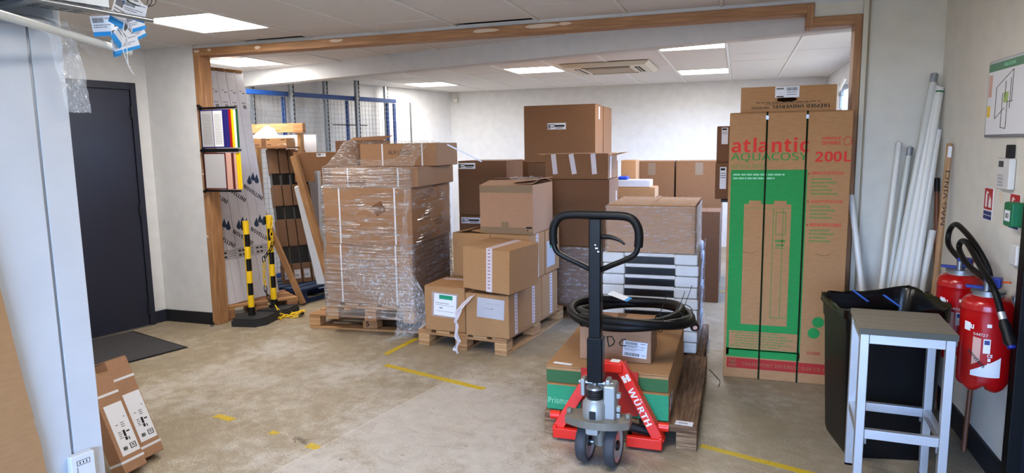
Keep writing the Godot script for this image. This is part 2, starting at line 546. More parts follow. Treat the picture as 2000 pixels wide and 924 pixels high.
# worn concrete: 6.4 m x 6.4 m, corner at x -5, z -7
func floor_texture() -> ImageTexture:
	var n := 2048
	var a := grey_bytes(n / 2, n / 2, noise(0.010, 61, 6))
	var b := grey_bytes(n / 2, n / 2, noise(0.05, 62, 6))
	var c := grey_bytes(n / 2, n / 2, noise(0.3, 63, 3))
	var ppm := n / 6.4
	# worn pale patches (world x, z, radius) and browner ones, where the photograph shows them
	var pale := [[-1.7, -3.15, 1.0], [-1.2, -2.75, 0.9], [-1.5, -3.7, 0.35], [-3.1, -3.4, 0.6], [-2.5, -3.75, 0.5], [-3.4, -4.2, 0.5]]
	var weights := PackedFloat32Array()
	var g := 64
	weights.resize(g * g)
	for j in g:
		for i in g:
			var x := -5.0 + 6.4 * (i + 0.5) / g
			var z := -7.0 + 6.4 * (j + 0.5) / g
			var s := 0.0
			for q in pale:
				var d: float = Vector2(x - q[0], z - q[1]).length() / q[2]
				s = maxf(s, clampf(1.2 - d, 0.0, 1.0))
			weights[j * g + i] = s
	var img := PackedByteArray()
	img.resize(n * n * 3)
	var h := n / 2
	for y in n:
		var yy := (y >> 1) * h
		var gy := (y * g / n) * g
		var wz := -7.0 + 6.4 * y / n
		var seam := -2.03 - 0.205 * (wz + 2.45)
		var far := smoothstep(-4.0, -3.7, wz) * 0.34
		for x in n:
			var k := yy + (x >> 1)
			var la := a[k] / 255.0
			var lb := b[k] / 255.0
			var lc := c[((y * 3) % h) * h + ((x * 3) % h)] / 255.0
			var w := weights[gy + (x * g / n)] * 0.55
			# the strip of bare slab right of the old joint line
			var e := -5.0 + 6.4 * x / n - seam
			if e > 0.02 * (lb - 0.5) and e < 1.35:
				w += far * (1.0 - smoothstep(0.75, 1.35, e + 0.5 * (la - 0.5)))
			# patches keep a ragged, gritty outline: the fine grain decides where the coating has gone
			var p := smoothstep(0.42, 0.70, la * 0.34 + lb * 0.24 + 0.55 * (lc - 0.5) + 0.10 + w * 0.42)
			var t := 0.94 + 0.08 * lb + 0.22 * (lc - 0.5)
			if absf(e) < 0.004 and wz > -3.9: t *= 1.12
			var q := (y * n + x) * 3
			img[q] = clampi(int((147.0 + 31.0 * p) * t), 0, 255)
			img[q + 1] = clampi(int((132.0 + 38.0 * p) * t), 0, 255)
			img[q + 2] = clampi(int((108.0 + 51.0 * p) * t), 0, 255)
	# scratches and drag marks
	rng.seed = 4242
	for s in 9000:
		var px := rng.randf() * n
		var py := rng.randf() * n
		var ang := rng.randf() * TAU
		if rng.randf() < 0.6: ang = rng.randf_range(-0.5, 0.5) + PI * 0.15
		var bend := rng.randf_range(-0.02, 0.02)
		var ln := int(rng.randf_range(4, 60))
		if rng.randf() < 0.04: ln *= 3
		var al := rng.randf_range(0.08, 0.42)
		var dark := rng.randf() < 0.05
		for i in ln:
			px += cos(ang); py += sin(ang); ang += bend
			var q := (posmod(int(py), n) * n + posmod(int(px), n)) * 3
			var tr := 60.0 if dark else 205.0
			var tg := 50.0 if dark else 195.0
			var tb := 40.0 if dark else 178.0
			img[q] = int(lerpf(img[q], tr, al))
			img[q + 1] = int(lerpf(img[q + 1], tg, al))
			img[q + 2] = int(lerpf(img[q + 2], tb, al))
	# small dark stains and the torn black tape residue
	for s in 260:
		var px := rng.randf() * n
		var py := rng.randf() * n
		var r := rng.randf_range(1.0, 4.0)
		var al := rng.randf_range(0.1, 0.45)
		for dy in range(-4, 5):
			for dx in range(-4, 5):
				if dx * dx + dy * dy * 2 < r * r:
					var q := (posmod(int(py) + dy, n) * n + posmod(int(px) + dx, n)) * 3
					for ch in 3:
						img[q + ch] = int(lerpf(img[q + ch], 55.0 - 10.0 * ch, al))
	# torn black tape residue by the last scrap of yellow tape: ragged smears
	for i in 70:
		var wx := rng.randf_range(-2.17, -2.07)
		var wz := -2.79 + (wx + 2.06) * 0.3 + rng.randf_range(-0.02, 0.02)
		var ang := rng.randf_range(-0.6, 0.9)
		var al := rng.randf_range(0.25, 0.8)
		for k in int(rng.randf_range(4, 16)):
			wx += cos(ang) * 0.0025
			wz += sin(ang) * 0.0025
			ang += rng.randf_range(-0.3, 0.3)
			var q := (int((wz + 7.0) / 6.4 * n) * n + int((wx + 5.0) / 6.4 * n)) * 3
			img[q] = int(lerpf(img[q], 58.0, al)); img[q + 1] = int(lerpf(img[q + 1], 44.0, al)); img[q + 2] = int(lerpf(img[q + 2], 26.0, al))
	return ImageTexture.create_from_image(Image.create_from_data(n, n, false, Image.FORMAT_RGB8, img))


# ------------------------------------------------------------------ scene
func _ready() -> void:
	# camera
	var cam := Camera3D.new()
	cam.name = "camera"
	cam.fov = rad_to_deg(2.0 * atan(462.0 / 1318.5))
	cam.near = 0.05
	cam.far = 200.0
	cam.transform = turned(Vector3(0, 1.5, 0), 18.49, -7.7, -0.88)
	add_child(cam)
	cam.current = true
	# sky and exposure
	var env := Environment.new()
	env.background_mode = Environment.BG_SKY
	var sm := ProceduralSkyMaterial.new()
	sm.sky_top_color = Color(0.46, 0.66, 0.97)
	sm.sky_horizon_color = Color(0.72, 0.84, 1.0)
	sm.ground_horizon_color = Color(0.66, 0.68, 0.70)
	sm.ground_bottom_color = Color(0.50, 0.50, 0.48)
	sm.sky_energy_multiplier = 3.4
	sm.ground_energy_multiplier = 2.3
	env.sky = Sky.new()
	env.sky.sky_material = sm
	env.tonemap_mode = Environment.TONE_MAPPER_LINEAR
	env.tonemap_exposure = 1.85
	env.sdfgi_enabled = true
	env.ssao_enabled = true
	env.ssil_enabled = true
	var we := WorldEnvironment.new()
	we.name = "surroundings"
	we.environment = env
	add_child(we)
	make_materials()
	build_lamps()
	build_shell()
	build_ceiling()
	build_all()


const GX := -0.121
const PITCH := 0.604
# ceiling lamps: west edge (grid column), near z edge
const LAMPS := [
	[-3.745, -3.54, "square ceiling lamp nearest the camera, over the floor before the timber lintel"],
	[-4.953, -5.34, "square ceiling lamp just behind the timber lintel, over the white cartons"],
	[-2.537, -7.30, "square ceiling lamp left of the ceiling cassette"],
	[-4.349, -8.40, "square ceiling lamp farthest to the left, near the wire mesh rack"],
	[-0.725, -6.00, "square ceiling lamp right of the cassette, half hidden by the white beam"],
	[-0.725, -8.40, "square ceiling lamp right of the cassette, nearer the back wall"],
	[-0.725, -1.80, "square ceiling lamp above the shop floor near the right wall, over the stool"],
	[-2.537, -1.30, "square ceiling lamp above the shop floor between the pillar and the right wall"],
	[-3.745, -0.54, "square ceiling lamp above the shop floor behind the near pillar"],
]
const LAMP_ENERGY := 1.6


func build_lamps() -> void:
	for l in LAMPS:
		var t := thing("ceiling_lamp", l[2], "ceiling lamp", Vector3(l[0] + 0.302, CEIL, l[1] - 0.3), 0, "flush ceiling lamps")
		var g := Geo.new()
		for s in [-1.0, 1.0]:
			g.span(Vector3(s * 0.283, -0.004, -0.297), Vector3(s * 0.297, 0.02, 0.297), 0.001)
			g.span(Vector3(-0.283, -0.004, s * 0.283), Vector3(0.283, 0.02, s * 0.297), 0.001)
		put("frame", g.mesh(), M.runner, t)
		put("diffuser", cbox(Vector3(0.566, 0.008, 0.566)), M.led_glow, t, at(Vector3(0, 0.006, 0)))
		var a := AreaLight3D.new()
		a.name = "lamp_light"
		a.area_size = Vector2(0.56, 0.56)
		a.light_color = Color(1.0, 0.98, 0.955)
		a.light_energy = LAMP_ENERGY
		a.shadow_enabled = true
		a.area_range = 14.0
		a.transform = turned(Vector3(0, -0.006, 0), 0, -90)
		t.add_child(a)


func slab(called: String, a: Vector3, b: Vector3, m: Material) -> MeshInstance3D:
	return struct(called, cbox((b - a).abs()), m, at((a + b) * 0.5))


# wall along a line in plan, its visible face on the left of a->b looking down (towards n)
func wall_line(called: String, a: Vector2, b: Vector2, y0: float, y1: float, thick: float, m: Material) -> MeshInstance3D:
	var d := (b - a).normalized()
	var back := Vector2(-d.y, d.x) # to the side away from the room
	var c := (a + b) * 0.5 + back * thick * 0.5
	var x := Vector3(d.x, 0, d.y)
	return struct(called, cbox(Vector3(a.distance_to(b), y1 - y0, thick)), m, Transform3D(Basis(x, Vector3.UP, x.cross(Vector3.UP)), Vector3(c.x, (y0 + y1) * 0.5, c.y)))


func build_shell() -> void:
	# floor: one slab whose top carries the worn concrete
	var g := Geo.new()
	var x0 := -6.6; var x1 := 1.4; var z0 := -10.3; var z1 := 2.2
	var U := func(x: float, z: float) -> Vector2: return Vector2((x + 5.0) / 6.4, (z + 7.0) / 6.4)
	var P := [Vector3(x0, 0, z1), Vector3(x1, 0, z1), Vector3(x1, 0, z0), Vector3(x0, 0, z0)]
	g.tri(P[0], P[1], P[2], Vector3.UP, Vector3.UP, Vector3.UP, U.call(x0, z1), U.call(x1, z1), U.call(x1, z0))
	g.tri(P[0], P[2], P[3], Vector3.UP, Vector3.UP, Vector3.UP, U.call(x0, z1), U.call(x1, z0), U.call(x0, z0))
	for i in 4:
		var a: Vector3 = P[i]; var b: Vector3 = P[(i + 1) % 4]
		var dn := Vector3(0, -0.12, 0)
		g.quad(a, b, b + dn, a + dn, (b - a).cross(Vector3.UP).normalized())
	g.quad(P[0] + Vector3(0, -0.12, 0), P[1] + Vector3(0, -0.12, 0), P[2] + Vector3(0, -0.12, 0), P[3] + Vector3(0, -0.12, 0), Vector3.DOWN)
	struct("floor", g.mesh(), M.concrete)

	var top := 2.46
	slab("wall_back", Vector3(-4.6, 0, -10.1), Vector3(1.4, top, -10.22), M.plaster)
	wall_line("wall_left", Vector2(-4.30, -10.4), Vector2(-5.83, -4.56), 0, top, 0.12, M.plaster)
	# partition with the big opening
	slab("wall_partition_left", Vector3(-6.1, 0, -4.585), Vector3(-4.275, top, -4.70), M.plaster)
	slab("wall_partition_right", Vector3(0.70, 0, -4.60), Vector3(1.115, top, -4.72), M.plaster_cream)
	slab("wall_partition_top", Vector3(-4.275, 2.318, -4.60), Vector3(0.70, CEIL + 0.004, -4.70), M.plaster)
	slab("wall_partition_corner", Vector3(0.405, 2.235, -4.60), Vector3(0.70, 2.318, -4.70), M.plaster_cream)
	# timber lining of the opening
	var oak: Material = M.oak
	var tr := struct("trim_1", cbox(Vector3(2.27, 0.062, 0.13), 0.004), oak, turned(Vector3(-4.243, 1.135, -4.645), 0, 0, 90))
	rng.seed = 5
	g = Geo.new()
	for i in 5:
		g.lathe([Vector2(0.011, 0), Vector2(0.008, 0.0015), Vector2(0, 0.002)], 9, turned(Vector3(rng.randf_range(-0.9, 1.0), rng.randf_range(-0.02, 0.02), 0.065), 0, 90))
	put("knot_filler", g.mesh(), M.filler, tr)
	var lin := struct("trim_2", cbox(Vector3(4.69, 0.062, 0.13), 0.004), oak, turned(Vector3(-1.93, 2.293, -4.645), 0, 0, 0))
	g = Geo.new()
	for q: Array in [[-2.30, 0.030], [-2.17, 0.022], [-0.98, 0.07], [0.22, 0.11], [0.62, 0.14], [0.8, 0.05], [-1.7, 0.03]]:
		var poly := PackedVector2Array()
		for k in 9:
			var a := TAU * k / 9.0
			poly.append(Vector2(cos(a) * q[1] * rng.randf_range(0.7, 1.1), sin(a) * 0.013 * rng.randf_range(0.6, 1.2)))
		g.prism(poly, 0.002, at(Vector3(q[0], rng.randf_range(0.0, 0.016), 0.0655)))
	put("plaster_smear", g.mesh(), M.filler, lin)
	struct("trim_3", cbox(Vector3(0.142, 0.04, 0.13), 0.003), oak, turned(Vector3(0.392, 2.248, -4.642), 0, 0, 90))
	struct("trim_4", cbox(Vector3(0.27, 0.058, 0.13), 0.004), oak, at(Vector3(0.545, 2.211, -4.645)))
	struct("trim_5", cbox(Vector3(2.24, 0.042, 0.13), 0.004), oak, turned(Vector3(0.659, 1.12, -4.643), 0, 0, 90))
	slab("trim_6", Vector3(0.681, 0, -4.566), Vector3(0.708, CEIL, -4.60), M.cream)
	slab("trim_7", Vector3(0.712, 0, -4.585), Vector3(0.722, CEIL, -4.60), M.cream_dark)
	# white beam, square to the skewed left wall
	var bd := Vector3(4.449, 0, 1.155).normalized()
	var ba := Vector3(-5.5, 0, -6.394)
	var bb := Vector3(0.72, 0, -4.779)
	var mid := (ba + bb) * 0.5 + bd.cross(Vector3.UP).normalized() * -0.07
	struct("beam", cbox(Vector3(ba.distance_to(bb), 0.25, 0.14), 0.006), M.plaster, Transform3D(Basis(bd, Vector3.UP, bd.cross(Vector3.UP)), Vector3(mid.x, 2.315, mid.z)))
	# wall with the navy door, skewed
	wall_line("wall_door_side", Vector2(-4.789, -4.585), Vector2(-6.33, 2.09), 0, top, 0.12, M.plaster)
	# right wall of the shop side, then of the store with its windows
	slab("wall_right", Vector3(1.115, 0, -3.19), Vector3(1.235, top, -4.72), M.plaster_cream)
	slab("wall_right_near", Vector3(1.115, 0, 2.1), Vector3(1.235, top, -2.2), M.plaster_cream)
	slab("wall_right_over_door", Vector3(1.115, 2.1, -2.2), Vector3(1.235, top, -3.19), M.plaster_cream)
	slab("wall_store_right_low", Vector3(1.115, 0, -4.72), Vector3(1.235, 0.95, -10.1), M.plaster)
	slab("wall_store_right_high", Vector3(1.115, 2.12, -4.72), Vector3(1.235, top, -10.1), M.plaster)
	for q in [[-4.72, -5.2], [-6.95, -7.15], [-8.95, -10.1]]:
		slab("wall_store_right_pier", Vector3(1.115, 0.95, q[0]), Vector3(1.235, 2.12, q[1]), M.plaster)
	# behind the camera: glazed shop front
	slab("wall_rear_left", Vector3(-6.6, 0, 2.0), Vector3(-2.2, top, 2.12), M.plaster)
	slab("wall_rear_right", Vector3(0.9, 0, 2.0), Vector3(1.3, top, 2.12), M.plaster)
	slab("wall_rear_top", Vector3(-2.2, 2.15, 2.0), Vector3(0.9, top, 2.12), M.plaster)
	window("window_1", Vector3(-2.2, 0, 2.06), Vector3(0.9, 2.15, 2.06), 3)
	window("window_2", Vector3(1.175, 0.95, -5.2), Vector3(1.175, 2.12, -6.95), 1)
	window("window_3", Vector3(1.175, 0.95, -7.15), Vector3(1.175, 2.12, -8.95), 1)
	# stay arm and bracket seen on the far store window
	var stay := thing("window_stay", "grey metal window stay bracket high on the store wall, above the tall carton", "window stay", Vector3(1.10, 2.06, -8.6))
	bx("plate", Vector3(-0.02, -0.06, -0.12), Vector3(0.012, 0.08, 0.08), M.galv, stay, 0.003)
	bar("arm", Vector3(-0.03, 0.0, 0.0), Vector3(-0.05, 0.10, 0.62), 0.05, 0.02, M.runner, stay)
	bar("rail", Vector3(-0.006, -0.2, -0.02), Vector3(-0.006, -0.02, -0.02), 0.06, 0.02, M.galv, stay)

	# navy door in the skewed wall: u runs towards the camera
	var du := Vector3(-0.225, 0, 0.974)
	var dn := Vector3(0.974, 0, 0.225)
	var door := Node3D.new()
	door.name = "door_1"
	door.set_meta("kind", "structure")
	add_child(door)
	door.transform = Transform3D(Basis(-du, Vector3.UP, dn), Vector3(-4.816, 0, -4.467))
	put("leaf", cbox(Vector3(0.93, 2.0, 0.04), 0.003), M.navy, door, at(Vector3(-0.515, 1.0, 0.012)))
	bx("jamb", Vector3(0, 0, -0.01), Vector3(-0.048, 2.06, 0.045), M.navy, door, 0.003)
	bx("jamb", Vector3(-0.982, 0, -0.01), Vector3(-1.03, 2.06, 0.045), M.navy, door, 0.003)
	bx("head", Vector3(-0.048, 2.002, -0.01), Vector3(-0.982, 2.06, 0.045), M.navy, door, 0.003)
	for y in [0.15, 1.0, 1.82]:
		rod("hinge", Vector3(-0.052, y - 0.05, 0.045), Vector3(-0.052, y + 0.05, 0.045), 0.009, M.navy_dark, door)
	bx("threshold", Vector3(-0.05, 0, 0.0), Vector3(-0.98, 0.008, 0.05), M.steel, door)
	# door at the right edge of the picture
	var d2 := Node3D.new()
	d2.name = "door_2"
	d2.set_meta("kind", "structure")
	add_child(d2)
	bx("jamb", Vector3(1.085, 0, -3.19), Vector3(1.235, 2.1, -3.13), M.black_plastic, d2, 0.003)
	bx("jamb", Vector3(1.085, 0, -2.2), Vector3(1.235, 2.1, -2.26), M.black_plastic, d2, 0.003)
	bx("head", Vector3(1.085, 2.04, -2.26), Vector3(1.235, 2.1, -3.13), M.black_plastic, d2, 0.003)
	bx("leaf", Vector3(1.13, 0.005, -2.26), Vector3(1.17, 2.04, -3.13), M.navy, d2, 0.003)
	# baseboards
	slab("baseboard_partition", Vector3(-4.775, 0, -4.571), Vector3(-4.276, 0.105, -4.585), M.navy_dark)
	var bbm := put("baseboard_door_side", cbox(Vector3(0.115, 0.105, 0.014)), M.navy, self, Transform3D(Basis(-du, Vector3.UP, dn), Vector3(-4.791, 0.0525, -4.525)))
	bbm.set_meta("kind", "structure")
	slab("baseboard_right", Vector3(1.101, 0, -3.19), Vector3(1.115, 0.115, -4.60), M.navy_dark)
	slab("baseboard_partition_right", Vector3(0.722, 0, -4.586), Vector3(1.101, 0.115, -4.60), M.navy_dark)
	# near pillar on the left, with a recess behind it
	var pd := Vector3(sin(deg_to_rad(13.0)), 0, -cos(deg_to_rad(13.0)))
	var pn := Vector3(cos(deg_to_rad(13.0)), 0, sin(deg_to_rad(13.0)))
	var pil := Node3D.new()
	pil.name = "wall_pillar"
	pil.set_meta("kind", "structure")
	add_child(pil)
	pil.transform = Transform3D(Basis(pd, Vector3.UP, pn), Vector3(-1.99, 0, -1.6))
	bx("core", Vector3(-1.6, 0, -1.0), Vector3(-0.001, top, -0.012), M.plaster, pil)
	bx("panel", Vector3(-0.088, 0, -0.012), Vector3(0, 2.3, 0), M.white_panel, pil, 0.002)
	bx("panel", Vector3(-0.72, 0, -0.012), Vector3(-0.096, 2.3, 0), M.white_panel, pil, 0.002)
	bx("joint_strip", Vector3(-0.0965, 0.55, -0.011), Vector3(-0.0875, 2.3, -0.004), M.galv, pil)
	slab("wall_recess", Vector3(-3.3, 0, -1.55), Vector3(-2.98, top, -2.37), M.plaster)


func window(called: String, a: Vector3, b: Vector3, bays: int) -> void:
	var w := Node3D.new()
	w.name = called
	w.set_meta("kind", "structure")
	add_child(w)
	var d := Vector3(b.x - a.x, 0, b.z - a.z)
	var ln := d.length()
	w.transform = Transform3D(Basis(d.normalized(), Vector3.UP, d.normalized().cross(Vector3.UP)), a)
	var h := b.y - a.y
	bx("window_frame", Vector3(0, 0, -0.03), Vector3(0.05, h, 0.03), M.runner, w, 0.004)
	bx("window_frame", Vector3(ln - 0.05, 0, -0.03), Vector3(ln, h, 0.03), M.runner, w, 0.004)
	bx("window_frame", Vector3(0.05, 0, -0.03), Vector3(ln - 0.05, 0.05, 0.03), M.runner, w, 0.004)
	bx("window_frame", Vector3(0.05, h - 0.05, -0.03), Vector3(ln - 0.05, h, 0.03), M.runner, w, 0.004)
	for i in range(1, bays):
		var x := ln * i / bays
		bx("mullion", Vector3(x - 0.03, 0.05, -0.03), Vector3(x + 0.03, h - 0.05, 0.03), M.runner, w, 0.004)
	for i in bays:
		bx("pane", Vector3(ln * i / bays + 0.03, 0.05, -0.004), Vector3(ln * (i + 1) / bays - 0.03, h - 0.05, 0.004), M.glass, w)


# column of the grid, z at which the tile ends
const CUT_TILES := [[3, -4.535], [6, -4.54], [5, -5.715]]


func build_ceiling() -> void:
	var c := Node3D.new()
	c.name = "ceiling"
	c.set_meta("kind", "structure")
	add_child(c)
	bx("slab", Vector3(-6.7, 2.46, -10.3), Vector3(1.4, 2.6, 2.2), M.ceiling_back, c)
	rng.seed = 99
	var offs := {}
	for l in LAMPS:
		offs[roundi((GX - l[0]) / PITCH)] = l[1]
	offs[1] = -8.40
	offs[4] = -7.30
	offs[6] = -3.54
	for k in range(-2, 11):
		var xw := GX - PITCH * k # west edge
		var off: float = offs.get(k, -4.14 + (0.04 if k % 2 else 0.0))
		var z := off + 0.6 * ceilf((2.2 - off) / 0.6)
		while z > -10.2:
			var zn := z - 0.6
			var lamp := false
			for l in LAMPS:
				if absf(l[0] - xw) < 0.1 and absf(l[1] - z) < 0.1: lamp = true
			if not lamp and xw > -6.4 and xw < 1.3 and z < 2.3:
				var sag := rng.randf_range(-0.0015, 0.0015)
				# a few tiles beside the lintel and the beam are cut short and leave the void open
				var short := 0.0
				for q: Array in CUT_TILES:
					if q[0] == k and z > q[1] and zn < q[1]: short = q[1] - zn
				var sz := Vector3(0.58, 0.016, 0.594 - short)
				put("ceiling_tile", cbox(sz, 0.004), M.ceiling_tile, c, turned(Vector3(xw + 0.302, CEIL + 0.008 + sag, (z + zn + short) * 0.5), 0, rng.randf_range(-0.25, 0.25), rng.randf_range(-0.15, 0.15)))
			z = zn
		bx("runner", Vector3(xw - 0.012, CEIL - 0.007, -10.1), Vector3(xw + 0.012, CEIL + 0.03, 2.0), M.runner, c, 0.002)
	# air conditioning cassette
	var t := thing("air_conditioner", "cream ceiling cassette air conditioner with slotted louvres", "air conditioner", Vector3(-1.365, CEIL - 0.0085, -7.62))
	var g := Geo.new()
	var w := 0.475
	var outer := [Vector3(-w, 0, -w), Vector3(w, 0, -w), Vector3(w, 0, w), Vector3(-w, 0, w)]
	var inner := [Vector3(-w + 0.05, -0.035, -w + 0.05), Vector3(w - 0.05, -0.035, -w + 0.05), Vector3(w - 0.05, -0.035, w - 0.05), Vector3(-w + 0.05, -0.035, w - 0.05)]
	for i in 4:
		var j := (i + 1) % 4
		g.quad(outer[i], outer[j], inner[j], inner[i], ((outer[j] - outer[i]).cross(Vector3.UP) * -1.0 + Vector3(0, -0.6, 0)).normalized())
	put("fascia", g.mesh(), M.cream, t)
	bx("fascia_plate", Vector3(-w + 0.05, -0.036, -w + 0.05), Vector3(w - 0.05, -0.02, w - 0.05), M.cream, t, 0.003)
	bx("grille", Vector3(-0.24, -0.044, -0.24), Vector3(0.24, -0.036, 0.24), M.cream_dark, t, 0.004)
	for i in 4:
		var xf := turned(Vector3.ZERO, 90.0 * i)
		put("louvre_slot", cbox(Vector3(0.52, 0.004, 0.055)), M.print_black, t, xf * at(Vector3(0, -0.037, 0.325)))
		put("louvre", cbox(Vector3(0.50, 0.006, 0.018), 0.002), M.cream, t, xf * turned(Vector3(0, -0.040, 0.325), 0, 25))


# ------------------------------------------------------------------ cartons, stickers, pallets
# thin plate facing local +z of xf
func plate(called: String, w: float, h: float, m: Material, parent: Node, xf: Transform3D, t := 0.0012) -> MeshInstance3D:
	return put(called, cbox(Vector3(w, h, t)), m, parent, xf * at(Vector3(0, 0, t * 0.5)))


# barcode bars and lines of type, one raised print
func type_lines(w: float, h: float, rows: Array, sd: int) -> ArrayMesh:
	var r := RandomNumberGenerator.new()
	r.seed = sd
	var g := Geo.new()
	for q: Array in rows: # kind, x, y, w, h in fractions from the top left
		var x0: float = -w / 2 + w * q[1]
		var y0: float = h / 2 - h * q[2]
		var ww: float = w * q[3]
		var hh: float = h * q[4]
		if q[0] == "bars":
			var x := x0
			while x < x0 + ww:
				var bw := r.randf_range(0.008, 0.03) * ww
				g.span(Vector3(x, y0 - hh, 0), Vector3(minf(x + bw, x0 + ww), y0, 0.0004))
				x += bw + r.randf_range(0.01, 0.03) * ww
		elif q[0] == "type":
			var x := x0
			while x < x0 + ww:
				var bw := r.randf_range(0.04, 0.14) * ww
				g.span(Vector3(x, y0 - hh * 0.8, 0), Vector3(minf(x + bw, x0 + ww), y0 - hh * 0.2, 0.0004))
				x += bw + 0.02 * ww
		else:
			g.span(Vector3(x0, y0 - hh, 0), Vector3(x0 + ww, y0, 0.0004))
	return g.mesh()


const SHIP := [["bars", 0.08, 0.06, 0.5, 0.16], ["type", 0.05, 0.27, 0.6, 0.05], ["type", 0.05, 0.34, 0.5, 0.05], ["type", 0.72, 0.08, 0.2, 0.06], ["type", 0.72, 0.3, 0.2, 0.05], ["type", 0.05, 0.46, 0.8, 0.04], ["type", 0.05, 0.54, 0.5, 0.04], ["bars", 0.08, 0.74, 0.62, 0.18], ["type", 0.78, 0.8, 0.16, 0.06]]
const STRIP_LABEL := [["bars", 0.03, 0.15, 0.14, 0.7], ["type", 0.2, 0.15, 0.2, 0.2], ["block", 0.38, 0.3, 0.55, 0.3], ["type", 0.2, 0.5, 0.16, 0.2], ["type", 0.45, 0.68, 0.4, 0.2]]


func sticker(w: float, h: float, parent: Node, xf: Transform3D, rows: Array, sd := 1, paper: Material = null, ink: Material = null, called := "label_sheet") -> MeshInstance3D:
	var p := plate(called, w, h, paper if paper else M.paper, parent, xf, 0.0010)
	put("print", type_lines(w, h, rows, sd), ink if ink else M.print_black, p, at(Vector3(0, 0, 0.0005)))
	return p


# face of a box (w, h, d) whose base centre is the origin: "front", "back", "left", "right", "top"; x, y from the face centre
func on_face(size: Vector3, which: String, x := 0.0, y := 0.0, spin := 0.0) -> Transform3D:
	var s := turned(Vector3.ZERO, 0, 0, spin)
	match which:
		"front": return turned(Vector3(x, size.y / 2 + y, size.z / 2)) * s
		"back": return turned(Vector3(-x, size.y / 2 + y, -size.z / 2), 180) * s
		"right": return turned(Vector3(size.x / 2, size.y / 2 + y, -x), 90) * s
		"left": return turned(Vector3(-size.x / 2, size.y / 2 + y, x), -90) * s
	return turned(Vector3(x, size.y, -y), 0, -90) * s


# closed carton: body, two top flaps meeting over a gap
func carton(called: String, label: String, fl: Vector2, size: Vector3, y: float, yaw: float, m: Material, group := "", flaps := true) -> Node3D:
	var a := deg_to_rad(yaw)
	var c := fl + Vector2(cos(a), -sin(a)) * size.x / 2 + Vector2(-sin(a), -cos(a)) * size.z / 2
	var t := thing(called, label, "box", Vector3(c.x, y, c.y), yaw, group)
	if m:
		fill_carton(t, size, m, flaps)
	return t


func fill_carton(t: Node3D, size: Vector3, m: Material, flaps := true) -> void:
	var th := 0.004 if flaps else 0.0
	put("body", cbox(Vector3(size.x, size.y - th, size.z), 0.004), m, t, at(Vector3(0, (size.y - th) / 2, 0)))
	if flaps:
		if size.x >= size.z:
			for s in [-1.0, 1.0]:
				put("flap", cbox(Vector3(size.x - 0.003, th, size.z / 2 - 0.0035), 0.001), m, t, at(Vector3(0, size.y - th / 2, s * (size.z / 4))))
		else:
			for s in [-1.0, 1.0]:
				put("flap", cbox(Vector3(size.x / 2 - 0.0035, th, size.z - 0.003), 0.001), m, t, at(Vector3(s * size.x / 4, size.y - th / 2, 0)))


# carton open at the top: four walls and a bottom of board
func hollow_carton(t: Node3D, size: Vector3, m: Material, th := 0.005) -> void:
	var g := Geo.new()
	var h := size * 0.5
	for sx in [-1.0, 1.0]:
		g.span(Vector3(sx * h.x, 0, -h.z), Vector3(sx * (h.x - th), size.y, h.z))
		g.span(Vector3(-h.x + th, 0, sx * h.z), Vector3(h.x - th, size.y, sx * (h.z - th)))
	g.span(Vector3(-h.x + th, 0, -h.z + th), Vector3(h.x - th, th, h.z - th))
	put("body", g.mesh(), m, t)


# board panel in the xy plane with an oval hole through it
func holed_panel(w: float, h: float, c: Vector2, a: float, b: float, th: float) -> ArrayMesh:
	var g := Geo.new()
	var n := 40
	var inn := []
	var out := []
	for i in n:
		var k := TAU * (i + 0.5) / n
		inn.append(c + Vector2(cos(k) * a + signf(cos(k)) * a * 0.25, sin(k) * b))
		var d := Vector2(cos(k), sin(k) * 0.5)
		var sx := ((w / 2 if d.x > 0 else -w / 2) - c.x) / d.x
		var sy := ((h / 2 if d.y > 0 else -h / 2) - c.y) / d.y
		out.append(c + d * minf(sx, sy))
	for s in [-1.0, 1.0]:
		var z: float = s * th / 2
		for i in n:
			var j := (i + 1) % n
			var p: Vector2 = out[i]
			var q: Vector2 = out[j]
			var V := func(v: Vector2) -> Vector3: return Vector3(v.x, v.y, z)
			g.quad(V.call(inn[i]), V.call(inn[j]), V.call(q), V.call(p), Vector3(0, 0, s))
			if absf(p.x - q.x) > 1e-4 and absf(p.y - q.y) > 1e-4: # fill the corner
				var cx: float = p.x if absf(absf(p.x) - w / 2) < 1e-4 else q.x
				var cy: float = p.y if absf(absf(p.y) - h / 2) < 1e-4 else q.y
				g.tri(V.call(p), V.call(q), Vector3(cx, cy, z), Vector3(0, 0, s), Vector3(0, 0, s), Vector3(0, 0, s))
	for i in n:
		var j := (i + 1) % n
		var m: Vector2 = (inn[i] + inn[j]) * 0.5 - c
		g.quad(Vector3(inn[i].x, inn[i].y, -th / 2), Vector3(inn[j].x, inn[j].y, -th / 2), Vector3(inn[j].x, inn[j].y, th / 2), Vector3(inn[i].x, inn[i].y, th / 2), Vector3(-m.x, -m.y, 0).normalized())
	return g.mesh()


# printed sealing tape: white strip with mauve type along it
func print_tape(size: Vector3, which: String, len: float, parent: Node, x := 0.0, y := 0.0, spin := 0.0, w := 0.05) -> void:
	var p := plate("tape", w, len, M.tape_white, parent, on_face(size, which, x, y, spin), 0.0008)
	var rows := []
	for i in int(len / 0.025):
		rows.append(["type", 0.25, (i + 0.15) * 0.025 / len, 0.45, 0.015 / len])
	put("print", type_lines(w, len, rows, 5), M.tape_mauve, p, at(Vector3(0, 0, 0.0004)))


func wood_of(kind: String) -> Array:
	match kind:
		"new": return [M.pine, M.pine_b]
		"red": return [M.pine_red, M.pine_b]
		"blue": return [M.pallet_blue, M.pallet_blue]
	return [M.pine_old, M.pine_old_b]


